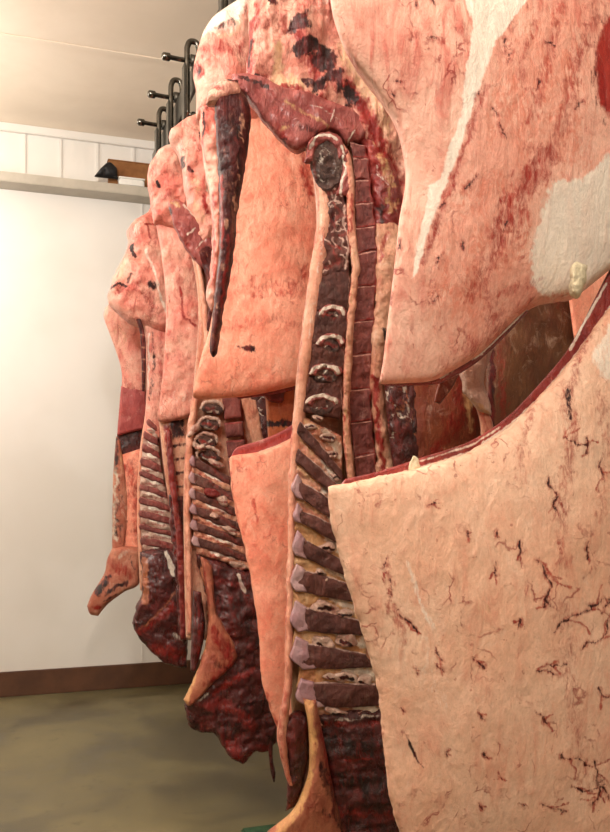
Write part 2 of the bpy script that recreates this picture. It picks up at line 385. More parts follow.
# things on the ledge
M_card = plain('cardboard', lin(150, 100, 56), lin(132, 86, 46), 20, .7, .05)
M_blk = plain('black_plastic', lin(30, 30, 32), lin(18, 18, 20), 20, .5, .1)
M_wht = plain('white_plastic', lin(238, 236, 230), lin(228, 226, 220), 20, .4, .02)
zt = zl + .02
def ledge_x(px): return W(px, 170, BACK - .08).x
box_t = thing('cardboard_box', 'brown cardboard box lying on the ledge of the back wall', 'box', (ledge_x(128), BACK - .07, zt))
xa, xb = ledge_x(109), ledge_x(166)
box('carton', (xa, BACK - .06, zt), (xb, BACK - .008, zt + .185), M_card, box_t, .004)
box('lid_flap', (xa - .005, BACK - .066, zt + .180), (xb + .005, BACK - .006, zt + .188), M_card, box_t, .002)
tray = thing('white_tray', 'small white plastic tub in front of the cardboard box on the ledge', 'tub', (ledge_x(130), BACK - .11, zt))
box('tub', (ledge_x(118), BACK - .145, zt), (ledge_x(143), BACK - .075, zt + .048), M_wht, tray, .008)
box('rim', (ledge_x(117.5), BACK - .15, zt + .046), (ledge_x(143.5), BACK - .07, zt + .055), M_wht, tray, .003)
bag = thing('black_bag', 'crumpled black bag on the ledge left of the cardboard box', 'bag', (ledge_x(106), BACK - .1, zt))
yb = BACK - .115
slab('sack', bag, M_blk, [(100, 170), (109, 162), (117, 168)], [(94, 176.5), (106, 178), (118, 179.5)], Y=yb, thick=.03, bulge=.02, rnd=.02, noise=.012, nsc=30, step=1.0)

# overhead rail and its hooks
XR_ = .765
rail = thing('overhead_rail', 'dark steel meat rail running below the ceiling above the hanging sides', 'rail', (XR_, 2.4, 3.0))
box('rail_bar', (XR_ - .006, YF, 2.955), (XR_ + .006, 4.66, 3.07), M_rail, rail, .002)
for i, yy in enumerate((-.6, .7, 2.1)):
    box('hanger', (XR_ - .02, yy - .02, 3.04), (XR_ + .02, yy + .02, CEIL), M_rail, rail, .003)

def hook(y, bottom, label):
    t = thing('rail_hook', label, 'hook', (XR_, y, 3.0), 'steel hooks on the overhead rail')
    x, w_ = XR_, .026; top = H + 1.88
    tube('shackle', t, M_steel, [(x - w_, y, 2.86), (x - w_, y, 3.0), (x - w_, y, top - .06), (x - w_ * .9, y, top - .025), (x - w_ * .45, y, top - .004), (x + w_ * .45, y, top - .004), (x + w_ * .9, y, top - .025),
                                 (x + w_, y, top - .06), (x + w_, y, 3.0), (x + w_, y, 2.86)], .0125, 10)
    tube('axle_pin', t, M_steel, [(x + .03, y, top - .085), (x - .06, y, top - .085), (x - .095, y, top - .083), (x - .10, y, top - .083), (x - .125, y, top - .083), (x - .132, y, top - .083)],
         [.010, .010, .010, .017, .017, .010], 10, smooth_path=False)
    tube('wheel', t, M_rail, [(x - .012, y, 3.098), (x + .012, y, 3.098)], .024, 20, smooth_path=False)
    box('side_plate', (x - w_ - .017, y - .028, 2.84), (x - w_ - .008, y + .028, 3.075), M_rail, t, .004)
    box('side_plate', (x + w_ + .008, y - .028, 2.84), (x + w_ + .017, y + .028, 3.075), M_rail, t, .004)
    tube('cross_bar', t, M_steel, [(x - w_ - .012, y, 2.87), (x + w_ + .012, y, 2.87)], .009, smooth_path=False)
    b = bottom
    tube('point', t, M_steel, [(x, y - .01, 2.875), (x - .012, y - .02, 2.80), (x - .014, y - .02, (2.80 + b) / 2), (x - .010, y - .02, b + .03), (x + .012, y - .02, b), (x + .045, y - .02, b + .01), (x + .055, y - .015, b + .04)],
         [.010] * 6 + [.004])
    return t

YA, YB, YP, YC, YQ, YD, YE = 1.35, 2.32, 2.92, 3.52, 3.95, 4.35, 4.72
hook(1.47, 2.72, 'rail hook nearest the camera, holding the near fat covered side')
hook(2.60, 2.70, 'rail hook holding the side with the large hollow backbone')
hook(2.99, 2.74, 'rail hook reaching above the pale hock with the purple bruise')
hook(3.645, 2.74, 'highest visible loop of the rail hooks against the ceiling')
hook(4.014, 2.72, 'middle loop of the rail hooks against the ceiling')
hook(4.338, 2.66, 'lowest and farthest visible loop of the rail hooks, nearest the boarded strip')

GRP = 'beef sides hanging along the rail'
def side(label, px, Y):
    p = W(px, 700, Y); return thing('beef_side', label, 'beef carcass', (p.x, Y, .35), GRP)

# ================================================================== A  near side, outside towards the camera
A = side('nearest beef side, pale fat cover with a white tendon stripe and a long open cut', 480, YA)
blood_h = []
rnd_ = random.Random(3)
def squiggle(x, y, l, ang, n=4, wob=.5):
    pts = [(x, y)]
    for i in range(n):
        a = ang + rnd_.uniform(-wob, wob); x += math.cos(a) * l / n; y += math.sin(a) * l / n; pts.append((x, y))
    return pts
mA = [('G', 'poly', [(462, -30), (540, -30), (535, 2), (524, 22), (505, 50), (497, 62), (482, 105), (470, 140), (455, 182), (445, 205), (432, 240), (420, 278), (415, 284),
                     (419, 255), (429, 215), (432, 196), (444, 188), (452, 160), (464, 130), (467, 100), (473, 62), (475, 40), (468, 20)], 3, 1.0, 1.5),
      ('G', 'poly', [(640, 120), (612, 158), (580, 190), (552, 192), (540, 220), (532, 250), (530, 290), (545, 300), (640, 290)], 5, .8, 4),
      ('R', 'line', [(500, 250), (515, 215), (530, 190), (545, 170)], 22, .62, 12), ('R', 'line', [(470, 300), (495, 262), (520, 205)], 14, .5, 10),
      ('R', 'line', [(486, 105), (472, 150), (452, 200), (440, 232), (428, 268)], 7, .6, 4), ('R', 'line', [(560, 20), (548, 80), (530, 140)], 9, .5, 6),
      ('R', 'line', [(535, 40), (520, 95), (540, 130)], 6, .45, 6), ('R', 'line', [(595, 20), (575, 80), (555, 160), (540, 190)], 12, .5, 8),
      ('R', 'poly', [(640, 10), (606, 30), (592, 62), (592, 95), (595, 118), (640, 160)], 4, 1.0, 2), ('B', 'line', [(604, 28), (592, 60), (591, 100), (596, 124), (608, 150)], 6, .3, 4), ('A', 'line', [(640, 20), (600, 60), (598, 110), (640, 150)], 10, .5, 5),
      ('A', 'poly', [(500, 60), (545, 20), (590, 10), (592, 110), (590, 180), (552, 188), (535, 240), (528, 300), (480, 350), (430, 330), (418, 290), (446, 215), (480, 120)], 26, .62, 12), ('R', 'line', [(488, 300), (500, 330), (470, 350)], 14, .45, 10), ('R', 'line', [(540, 285), (500, 300)], 8, .5, 6),
      ('R', 'line', [(385, 130), (398, 160), (400, 200)], 5, .4, 5), ('R', 'line', [(466, 45), (470, 60)], 8, .45, 4), ('R', 'line', [(384, 350), (382, 380)], 4, .5, 3)]
for (x, y, l, a) in [(434, 8, 14, 1.4), (430, 54, 12, .2), (507, 58, 14, 1.5), (512, 70, 12, 1.8), (538, 98, 12, 1.7), (580, 118, 12, 2.0), (545, 60, 10, .5), (494, 125, 12, 1.2), (478, 190, 16, 1.8),
                     (448, 210, 12, 1.9), (466, 250, 10, 1.6), (444, 262, 14, 1.8), (508, 232, 12, 2), (420, 15, 8, 1.5), (392, 100, 10, 1.2), (400, 92, 5, .5), (486, 98, 16, 1.8), (500, 140, 18, .9),
                     (402, 245, 10, 1.7), (392, 300, 8, 1.7), (440, 300, 8, 1.9)]:
    q_ = squiggle(x, y, l, a, 6, .8); mA.append(('B', 'line', q_, 1.9, .62, 1.6)); mA.append(('R', 'line', q_, 5.5, .5, 3))
slab('hindquarter', A, M_hind,
     T=[(326, -40), (420, -40), (520, -40), (650, -40)],
     B=[(379, 384), (405, 383), (430, 381), (446, 374), (480, 353), (527, 309), (556, 300), (574, 296), (610, 268), (650, 236)],
     L=[(326, -40), (331, 5), (337, 30), (350, 60), (376, 94), (394, 124), (403, 155), (405, 186), (399, 222), (395, 260), (388, 318), (383, 360), (379, 384)],
     R=[(650, -40), (652, 100), (650, 236)], Y=YA, thick=.05, bulge=.065, rnd=.012, noise=.006, nsc=9, step=1.9, masks=mA, ridge=.0025, rsc=(60, 60, 14), bp=.5)
# fat lump at the end of the cut and the pulled edge of the flank
slab('fat_lump', A, M_tallow, [(570, 268), (577, 262), (588, 264)], [(570, 294), (577, 298), (584, 290)], Y=YA - .075, thick=.02, bulge=.008, rnd=.014, noise=.012, nsc=50, step=.9, rag=2.5)
slab('cut_edge', A, M_meat, [(381, 380), (430, 377), (446, 371), (480, 350), (527, 306)], [(381, 384.5), (430, 384), (448, 379), (482, 358), (528, 312)], Y=YA + .012, thick=.045, rnd=.006, noise=.003, nsc=30, step=1.8,
     masks=[('G', 'line', [(440, 378), (482, 354), (527, 309)], 2, .8, 1)])
# hanging membrane inside the cut
slab('torn_membrane', A, M_ring, [(456, 366), (474, 352), (496, 338)], [(462, 392), (478, 410), (492, 416)], L=[(456, 366), (461, 380), (462, 392)], R=[(496, 338), (487, 366), (484, 384), (490, 402), (492, 416)], Y=YA + .20, thick=.012, bulge=.02, rnd=.01, noise=.012, nsc=24, step=1.4, rag=1.5,
     masks=[('A', 'line', [(470, 400), (488, 414)], 5, .6)])
slab('membrane_strip', A, M_body, [(462, 388), (478, 404)], [(481, 452), (494, 452)], L=[(462, 388), (474, 404), (480, 424), (481, 452)], R=[(478, 404), (490, 416), (494, 432), (494, 452)], Y=YA + .21, thick=.012, bulge=.006, rnd=.006, noise=.008, nsc=30, step=1.4,
     masks=[('R', 'line', [(466, 392), (484, 415), (490, 450)], 5, .5)])
slab('membrane_strip', A, M_cav, [(440, 380), (460, 372)], [(434, 402), (440, 404)], L=[(440, 380), (436, 392), (434, 402)], R=[(460, 372), (452, 388), (440, 404)], Y=YA + .24, thick=.01, rnd=.006, noise=.008, nsc=30, step=1.4)

mF = [('R', 'line', [(537, 360), (534, 400), (524, 445), (520, 480)], 9, .45, 6), ('R', 'line', [(566, 390), (570, 420), (566, 470), (560, 510), (562, 560)], 14, .5, 8), ('R', 'line', [(560, 600), (566, 660), (575, 720), (582, 770)], 14, .38, 9),
      ('R', 'line', [(600, 400), (604, 450), (598, 520)], 10, .4, 8), ('R', 'line', [(392, 560), (396, 600), (410, 635)], 8, .55, 5), ('R', 'line', [(342, 560), (352, 620), (370, 690), (384, 760)], 4, .55, 4),
      ('R', 'line', [(590, 330), (572, 380), (566, 420)], 8, .55, 5), ('B', 'line', [(567, 392), (569, 420)], 4, .7, 3),
      ('G', 'poly', [(640, 300), (612, 318), (588, 358), (600, 384), (640, 400)], 4, .6, 3), ('G', 'line', [(430, 640), (445, 690)], 22, .35, 12), ('G', 'line', [(412, 560), (428, 605), (438, 622)], 5, .5, 2),
      ('A', 'line', [(480, 600), (498, 606)], 12, .3, 6), ('B', 'poly', [(410, 727), (415, 734), (422, 750), (427, 757), (421, 753), (413, 738)], 1.5, 1.0, .3)]
rnd_ = random.Random(11)
for (x, y, l, a) in [(391, 555, 16, 1.6), (395, 575, 20, 1.5), (402, 605, 30, 1.0), (548, 478, 22, 1.4), (536, 556, 30, 1.4), (552, 625, 26, -.3), (580, 640, 24, -.7), (585, 600, 20, -.2), (562, 440, 16, .1),
                     (520, 540, 12, 1.2), (476, 648, 16, .6), (430, 505, 14, -.2), (498, 558, 14, 1.4), (520, 612, 10, 1.7), (536, 660, 12, .4), (598, 608, 12, -1.0), (470, 530, 8, 1.2), (498, 530, 6, 1),
                     (480, 700, 14, .5), (535, 700, 10, .7), (560, 740, 22, .8), (592, 750, 26, 1.2), (600, 770, 18, 2.0), (570, 775, 24, .4), (540, 790, 16, .6), (595, 680, 14, .3), (545, 655, 12, .3), (440, 640, 16, 1), (545, 590, 8, 1.7),
                     (404, 700, 10, 1.0), (486, 740, 10, .7), (500, 760, 12, 1), (450, 740, 8, 1.3), (520, 790, 10, .6), (480, 790, 12, .9), (585, 540, 10, 1.5), (600, 460, 14, 1.5), (585, 440, 10, 1.4), (440, 655, 10, .7), (420, 660, 10, .8)]:
    l *= 1.7 if x > 530 else (1.0 if y < 660 else .7); q_ = squiggle(x, y, l, a, 7, .8); mF.append(('B', 'line', q_, 1.7, .66, 1.6)); mF.append(('R', 'line', q_, 4.5, .55, 3))
    for _ in range(2):
        k_ = rnd_.randrange(len(q_)); mF.append(('R', 'line', squiggle(q_[k_][0], q_[k_][1], l * .6, a + rnd_.uniform(-1.3, 1.3), 4, .6), 1.8, .8, 1.5))
slab('forequarter', A, M_cream,
     T=[(328, 487, .0), (360, 481), (400, 472), (440, 462), (472, 450), (510, 425), (545, 390), (572, 358), (592, 330), (612, 305), (650, 255)],
     B=[(407, 870), (480, 870), (560, 870), (660, 870)],
     L=[(328, 487), (331, 520), (341, 560), (352, 600), (365, 640), (378, 690), (383, 740), (389, 790), (400, 832), (407, 870)],
     R=[(650, 255), (655, 500), (660, 870)], Y=YA - .01, thick=.05, bulge=.075, rnd=.014, noise=.006, nsc=9, step=1.9, masks=mF, ridge=.0022, rsc=(40, 40, 22), bp=.5, rag=1.8)
slab('cut_edge', A, M_meat,
     T=[(345, 479), (376, 472), (420, 458), (470, 441), (508, 416), (541, 382), (566, 352), (583, 322), (596, 296), (612, 266), (640, 226)],
     B=[(336, 490), (378, 482), (420, 472), (472, 455), (510, 431), (546, 396), (574, 363), (594, 336), (613, 309), (650, 262)],
     Y=YA + .03, thick=.05, rnd=.008, noise=.004, nsc=26, step=1.8,
     masks=[('G', 'line', [(336, 489), (378, 480), (420, 470), (472, 453), (510, 428), (546, 393), (573, 361), (594, 333), (613, 307)], 4.2, .9, 1.2), ('G', 'line', [(420, 462), (470, 446), (500, 428)], 2.4, .6, 1), ('G', 'line', [(570, 350), (590, 312), (606, 285)], 2.5, .8, 1), ('B', 'line', [(596, 290), (640, 230)], 8, .6)])
slab('fat_lump', A, M_tallow, [(410, 462), (414, 456), (418, 459)], [(408, 470), (414, 472), (421, 468)], Y=YA + .005, thick=.012, rnd=.006, noise=.008, nsc=60, step=.7, rag=1.5)

# ================================================================== B  split side with the large backbone
B = side('beef side with the largest split backbone facing the camera and long dark tail', 345, YB)
slab('rib_cage', B, M_body,
     T=[(300, 100), (345, 108), (400, 120), (470, 120)], B=[(292, 860), (330, 860), (420, 860), (450, 860)],
     L=[(300, 100), (312, 170), (316, 230), (306, 300), (296, 380), (290, 480), (288, 600), (292, 720), (296, 790), (292, 860)], R=[(470, 120), (478, 480), (450, 860)],
     Y=YB + .035, thick=.09, bulge=.0, rnd=.02, noise=.008, nsc=14, step=3.2,
     masks=[('A', 'line', [(298, 420), (296, 500), (294, 700)], 30, .7, 4), ('A', 'line', [(330, 480), (340, 660)], 40, .7, 6)])
# interior wall seen through the cut in the near side
slab('abdominal_wall', B, M_cav, [(405, 340), (440, 335), (500, 300)], [(410, 500), (450, 500), (500, 500)], Y=YB - .06, thick=.03, bulge=.05, rnd=.03, noise=.01, nsc=12, step=2.5,
     masks=[('R', 'line', [(462, 380), (455, 430), (430, 460)], 12, .6, 8), ('A', 'line', [(466, 380), (470, 430)], 7, .6)])
slab('diaphragm', B, M_olive, [(486, 300), (530, 270), (610, 240)], [(476, 490), (540, 480), (620, 450)], L=[(486, 300), (484, 380), (476, 490)], Y=YB - .16, thick=.02, bulge=.05, rnd=.02, noise=.01, nsc=10, step=2.5,
     masks=[('B', 'line', [(493, 340), (492, 440)], 5, .9, 2), ('R', 'line', [(500, 340), (505, 440)], 9, .5, 5)])
slab('flank', B, M_salmon, [(560, 230), (620, 230)], [(574, 340), (620, 340)], Y=YB - .25, thick=.02, rnd=.01, noise=.006, step=3)
slab('diaphragm_pillar', B, M_dark, [(384, 372), (420, 372)], [(398, 500), (424, 500)], L=[(384, 372), (388, 430), (398, 500)], R=[(420, 372), (423, 430), (424, 500)], Y=YB - .085, thick=.03, bulge=.02, rnd=.012, noise=.012, nsc=30, step=1.6,
     masks=[('G', 'line', squiggle(396 + 7 * (i % 3), 384 + 8 * i, 22, 2.2 + 1.9 * (i % 2), 5, 1.1), 1.6, .55, 3) for i in range(7)] + [('A', 'line', squiggle(400 + 6 * (i % 3), 390 + 9 * i, 20, .4 + 1.2 * i, 5, 1.1), 1.5, .6, 3) for i in range(6)])
# hind leg with pelvis, bloody clots; some dark and red strokes paint shade into the crevices
slab('hind_leg', B, M_leg,
     T=[(250, -40), (300, -40), (345, -40), (380, -40)], B=[(246, 96), (285, 112), (330, 126), (370, 160), (392, 205), (410, 240)],
     L=[(250, -40), (247, 0), (249, 40), (246, 70), (246, 96)], R=[(380, -40), (400, 60), (420, 140), (410, 240)],
     Y=YB + .03, thick=.09, bulge=.04, rnd=.05, noise=.034, nsc=11, step=1.3, rag=2, ridge=.03, rsc=(20, 20, 5),
     masks=[('B', 'poly', [(268, -20), (282, -20), (279, 18), (272, 20)], 4, 1.0, 3), ('B', 'poly', [(294, 34), (308, 30), (313, 46), (296, 48), (286, 46)], 3, 1.0, 3), ('B', 'line', [(296, 64), (312, 60), (326, 66), (330, 80)], 8, 1.0, 5),
            ('B', 'line', [(318, 76), (332, 86), (318, 100)], 7, .9, 5), ('R', 'line', [(326, 80), (345, 100), (362, 122), (378, 150), (390, 190)], 14, .95, 6), ('B', 'line', [(330, 88), (350, 112)], 7, .7, 5),
            ('R', 'line', [(253, 30), (250, 50), (252, 76)], 6, 1.0, 3), ('B', 'line', [(252, 48), (251, 72)], 2.5, .9, 1.5), ('R', 'line', [(276, 92), (300, 100), (330, 112)], 6, .8, 5), ('R', 'line', [(300, 50), (312, 74), (324, 96)], 16, .7, 8), ('B', 'line', [(322, 70), (334, 84), (342, 100), (352, 112)], 9, .95, 7), ('B', 'line', [(306, 92), (320, 98)], 5, .8, 4), ('R', 'line', [(262, 6), (258, 40)], 6, .6, 4), ('R', 'line', [(300, -10), (306, 20)], 6, .5, 5), ('R', 'line', [(372, 140), (392, 180), (398, 220)], 12, .8, 7), ('R', 'line', [(286, 30), (284, 46), (296, 42)], 6, .6, 4), ('B', 'poly', [(370, 88), (377, 86), (376, 100), (371, 100)], 2, .8, 1),
            ('A', 'line', [(280, 60), (276, 85), (300, 95)], 9, .8, 5), ('A', 'line', [(345, 60), (356, 90), (380, 130), (385, 170)], 16, .6, 8), ('R', 'line', [(258, 20), (290, 28), (320, 20)], 8, .35, 8),
            ('R', 'line', [(330, 20), (335, 30)], 4, .8, 2), ('G', 'line', [(320, -30), (322, 20)], 12, .4, 6), ('R', 'line', [(246, 82), (268, 84)], 4, .6, 3), ('B', 'line', [(248, 84), (262, 86), (270, 92)], 4, .9, 2)])
# red ragged tissue and pale fat to the right of the backbone
slab('bloody_tissue', B, M_meat, [(340, 112), (360, 118), (372, 128)], [(376, 262), (386, 262), (396, 250)], L=[(336, 110), (362, 146), (370, 190), (373, 230), (374, 262)], R=[(372, 128), (388, 156), (402, 190), (404, 225), (396, 250)],
     Y=YB - .01, thick=.03, bulge=.02, rnd=.014, noise=.02, nsc=26, step=1.5, rag=3, masks=[('A', 'line', [(378, 150), (388, 180), (392, 215)], 7, .55, 6), ('B', 'line', [(380, 210), (384, 240)], 6, .8, 4), ('G', 'line', [(376, 168), (386, 190)], 3, .5, 3)])
slab('side_fat', B, M_body, [(374, 225), (390, 222), (402, 228)], [(374, 500), (388, 505), (404, 505)], L=[(374, 225), (375, 260), (375, 300), (371, 330), (369, 370), (371, 410), (375, 450), (374, 500)], R=[(402, 228), (400, 270), (392, 330), (386, 370), (390, 420), (396, 460), (404, 505)],
     Y=YB - .02, thick=.04, bulge=.02, rnd=.02, noise=.016, nsc=26, step=1.5, rag=2.5, masks=[('R', 'line', [(374, 380), (378, 430), (384, 480)], 5, .9, 4), ('B', 'line', [(384, 330), (386, 346)], 4, .8, 3), ('R', 'line', [(386, 236), (380, 262)], 5, .7, 3)])
# back fat along the left edge
fatL = [(304, 146), (314, 172), (318, 205), (314, 245), (307, 290), (301, 340), (296, 390), (291, 440), (288, 490), (287, 560), (285, 640), (283, 690), (277, 735), (284, 770), (290, 786)]
fatR = [(308, 150), (327, 190), (332, 208), (329, 245), (323, 290), (316, 340), (309, 390), (302, 440), (297, 490), (295, 560), (293, 640), (291, 690), (287, 735), (290, 770), (294, 786)]
slab('back_fat', B, M_cord, [fatL[0], fatR[0]], [fatL[-1], fatR[-1]], fatL, fatR, Y=YB - .03, thick=.07, bulge=.006, rnd=.014, noise=.008, nsc=22, step=1.6, rag=1.2, masks=[('R', 'line', fatL, 2.5, .5, 2), ('G', 'line', [(324, 200), (320, 260), (310, 340)], 4, .5, 3), ('R', 'line', [(305, 150), (312, 190)], 6, .7, 4), ('R', 'line', [(284, 690), (279, 735), (288, 780)], 6, .55, 4)])
# sacrum: the arc of split bone from the tail root down into the loin
slab('sacrum', B, M_sac, T=[(232, 74), (246, 73), (262, 77), (278, 85), (310, 93), (337, 103), (356, 113), (368, 131)], B=[(237, 92), (247, 98), (256, 110), (278, 136), (293, 149), (306, 145), (318, 134), (334, 130), (347, 143)],
     L=[(232, 74), (233, 84), (237, 92)], R=[(368, 131), (360, 140), (347, 143)], Y=YB - .035, thick=.05, bulge=.008, rnd=.012, noise=.016, nsc=24, step=1.2, rag=1.4,
     masks=[('A', 'line', [(285, 104), (320, 124), (345, 142)], 3.5, .6, 2), ('B', 'line', [(262, 128), (284, 142)], 6, .5, 4), ('R', 'line', [(276, 128), (300, 154)], 6, .8, 4), ('A', 'line', [(288, 130), (280, 132)], 4, .7, 2), ('G', 'line', [(310, 108), (344, 122)], 2, .5, 2), ('B', 'line', [(238, 80), (252, 82), (268, 90)], 4, .9, 3), ('R', 'line', [(320, 108), (352, 126), (368, 150)], 3, .8, 2), ('G', 'line', [(334, 113), (330, 124)], 1.4, .7, 1), ('G', 'line', [(356, 130), (348, 142)], 1.4, .7, 1), ('B', 'line', [(300, 130), (318, 136)], 6, .5, 5)])
slab('pelvic_bone', B, M_marrow, [(314, 142), (324, 136), (338, 142)], [(318, 186), (327, 192), (340, 184)], L=[(314, 142), (309, 156), (318, 186)], R=[(338, 142), (343, 162), (340, 184)], Y=YB - .044, thick=.02, bulge=.001, rnd=.006, noise=.016, nsc=50, step=1.0, rag=2.0,
     masks=[('G', 'line', squiggle(318 + 6 * (i % 3), 146 + 5 * i, 16, .8 + i, 4, .9), 1.3, .5, 2) for i in range(7)] + [('R', 'line', [(312, 150), (316, 178)], 3, .6, 2)])
ring = [(312, 162), (307, 150), (311, 140), (322, 134), (336, 138), (343, 150), (345, 166)]
slab('bone_rim', B, M_sac, [(304, 162), (308, 143), (318, 134), (330, 132), (341, 138), (348, 156)], [(313, 162), (315, 150), (320, 144), (328, 141), (335, 146), (339, 160)], Y=YB - .048, thick=.03, bulge=.004, rnd=.008, noise=.016, nsc=50, step=1.0, rag=1.6,
     masks=[('G', 'line', [(310, 150), (316, 139), (328, 136), (338, 141)], 2.2, .9, 2), ('R', 'line', [(308, 158), (313, 150)], 4, .8, 3), ('G', 'line', [(342, 148), (345, 158)], 2, .8, 1.5)])
slab('bone_rim', B, M_sac, [(338, 150), (348, 150)], [(336, 196), (350, 196)], L=[(338, 150), (342, 168), (336, 196)], R=[(348, 150), (351, 172), (350, 196)], Y=YB - .043, thick=.03, bulge=.003, rnd=.008, noise=.014, nsc=50, step=1.0, rag=1.6, masks=[('G', 'line', [(341, 152), (345, 170), (340, 194)], 2, .9, 2), ('R', 'line', [(347, 150), (350, 190)], 2.5, .6, 2)])
slab('marrow_column', B, M_bone, [(324, 186), (340, 182)], [(318, 278), (348, 276)], L=[(324, 186), (326, 220), (318, 278)], R=[(340, 182), (351, 230), (348, 276)], Y=YB - .035, thick=.04, rnd=.010, noise=.016, nsc=40, step=1.2, rag=1.0,
     masks=[('G', 'line', squiggle(330 + 5 * (i % 3), 190 + 6 * i, 15, .4 + 1.7 * i, 5, 1.0), 1.5, .9, 2) for i in range(13)] + [('R', 'line', squiggle(328 + 6 * (i % 3), 196 + 8 * i, 16, 1.1 * i, 4, .9), 3, .7, 2) for i in range(10)] + [('G', 'line', [(342, 180), (347, 200), (343, 222), (349, 246), (346, 270)], 2.2, .9, 2), ('B', 'line', [(332, 200), (334, 240)], 6, .5, 4)])
# spinal canal
canal = [(336, 138), (346, 156), (350, 180), (350, 215), (353, 250), (355, 268), (351, 310), (348, 350), (346, 400), (347, 440), (351, 480), (357, 500)]
cl_ = [(x - 3.4, y) for x, y in canal]; cr_ = [(x + 4.5, y) for x, y in canal]
slab('spinal_cord', B, M_cord, [cl_[0], cr_[0]], [cl_[-1], cr_[-1]], cl_, cr_, Y=YB - .045, thick=.03, bulge=.003, rnd=.008, noise=.008, nsc=40, step=1.1, rag=1.4, masks=[('R', 'line', cl_, 1.6, .8, 2), ('A', 'line', canal[4:], 2, .5, 2), ('R', 'line', [(352, 196), (351, 232)], 3, .7, 2), ('R', 'line', [(348, 400), (350, 440)], 2, .6, 2)])
# vertebral bodies
vb = [(350, 142, 366, 146), (353, 158, 369, 158), (355, 180, 371, 180), (355, 204, 374, 202), (356, 228, 376, 226), (358, 254, 378, 250), (357, 287, 377, 285), (354, 322, 375, 320), (351, 356, 373, 353), (349, 390, 372, 388), (350, 423, 373, 420), (354, 457, 376, 453), (357, 492, 380, 488), (360, 525, 386, 520)]
for i in range(len(vb) - 1):
    a, b = vb[i], vb[i + 1]; g = -.6; w1 = .8 * math.sin(i * 2.1); w2 = .8 * math.sin(i * 2.1 + 2.1)
    ln_ = [(a[0], a[1] + 1), (a[2], a[3] + 1)]; bn_ = [(b[0], b[1] - 1), (b[2], b[3] - 1)]
    slab('vertebra', B, M_vert, [(a[0], a[1] + g), ((a[0] + a[2]) / 2, (a[1] + a[3]) / 2 + w1), (a[2], a[3] + g)], [(b[0], b[1] - g), ((b[0] + b[2]) / 2, (b[1] + b[3]) / 2 + w2), (b[2], b[3] - g)],
         R=[(a[2], a[3] + g), ((a[2] + b[2]) / 2 - 1.6, (a[3] + b[3]) / 2), (b[2], b[3] - g)], Y=YB - .035, thick=.05, bulge=.001, rnd=.0035, noise=.008, nsc=46, step=1.0, seed=i, rag=1.0,
         masks=[('R', 'line', [(a[2], a[3]), (b[2], b[3])], 3.5, .9, 2), ('G', 'line', ln_, 1.3, .75, .8), ('R', 'line', bn_, 1.8, .8, 1), ('G', 'line', [(a[0], a[1]), (b[0], b[1])], 1.2, .5, 1), ('B', 'line', [((a[0] + a[2]) / 2 + 2, a[1] + 12), ((b[0] + b[2]) / 2 + 2, b[1] - 10)], 5, .35, 4)])
# lumbar processes with pale arched joints
lum = [((320, 275), (349, 271), (315, 312), (348, 310)), ((315, 310), (348, 310), (310, 344), (345, 343)), ((311, 343), (345, 342), (306, 376), (342, 376)), ((308, 376), (342, 376), (300, 412), (341, 420))]
for i, q in enumerate(lum):
    slab('spinous_process', B, M_bone, [q[0], q[1]], [q[2], q[3]], R=[q[1], (q[1][0] + 1.5, (q[1][1] + q[3][1]) / 2), q[3]], Y=YB - .038, thick=.04, bulge=.004, rnd=.007, noise=.008, nsc=40, step=1.1, seed=i + 3, rag=1.2, masks=[('R', 'line', [q[0], q[2]], 3, .5, 2), ('G', 'line', [q[1], q[3]], 1.5, .5, 1.5)])
for i, (x, y, r) in enumerate([(332, 309, 12), (330, 338, 12), (325, 368, 14), (322, 398, 15)]):
    blob('joint_pit', B, M_marrow, x, y + 8, r * .85, r * .6, Y=YB - .044, thick=.02, bulge=.001, rnd=.004, noise=.010, nsc=60, step=.9, seed=i, rag=.8, masks=[('R', 'line', squiggle(x - 5, y + 6, 12, .3, 4, .8), 3.5, 1.0, 2), ('B', 'line', squiggle(x - 3, y + 8, 7, .2, 4, .8), 1.6, .8, 1.2), ('G', 'line', squiggle(x - 6, y + 10, 12, -.4, 4, .8), 1.8, .9, 1)] + ([('A', 'line', [(x - 6, y + 6), (x - 2, y + 8)], 4, .9, 2)] if i > 1 else []))
    slab('joint_cap', B, M_sac, [(x - r * 1.2, y + 7), (x - r * .9, y - 1), (x - 1, y - 5), (x + r * .9, y - 2), (x + r * 1.3, y + 5)], [(x - r * .6, y + 10), (x - r * .45, y + 4.5), (x, y + 1.5), (x + r * .5, y + 4), (x + r * .8, y + 10)],
         Y=YB - .045, thick=.02, bulge=.002, rnd=.006, noise=.010, nsc=60, step=.9, seed=i, rag=1.6, masks=[('G', 'line', [(x - r, y + 5), (x - r * .7, y), (x, y - 2), (x + r * .8, y), (x + r, y + 5)], 3, .95, 2), ('R', 'line', [(x - r, y + 8), (x - r * .6, y + 2)], 2, .6, 1.5), ('A', 'line', [(x + r * .5, y), (x + r, y + 6)], 3, .5, 2)])
# thoracic processes with cartilage tips: left-top, left-bottom, right-top, right-bottom
thor = [((300, 421), (296, 433), (342, 470), (344, 484)), ((298, 448), (295, 462), (346, 492), (350, 510)), ((296, 478), (297, 496), (346, 510), (352, 532)), ((297, 508), (296, 520), (344, 530), (352, 552)), ((296, 535), (296, 554), (346, 562), (354, 580)),
        ((295, 568), (296, 590), (352, 584), (360, 604)), ((295, 605), (299, 630), (360, 620), (366, 636)), ((295, 641), (304, 668), (366, 654), (374, 668)), ((300, 683), (312, 707), (376, 684), (384, 706))]
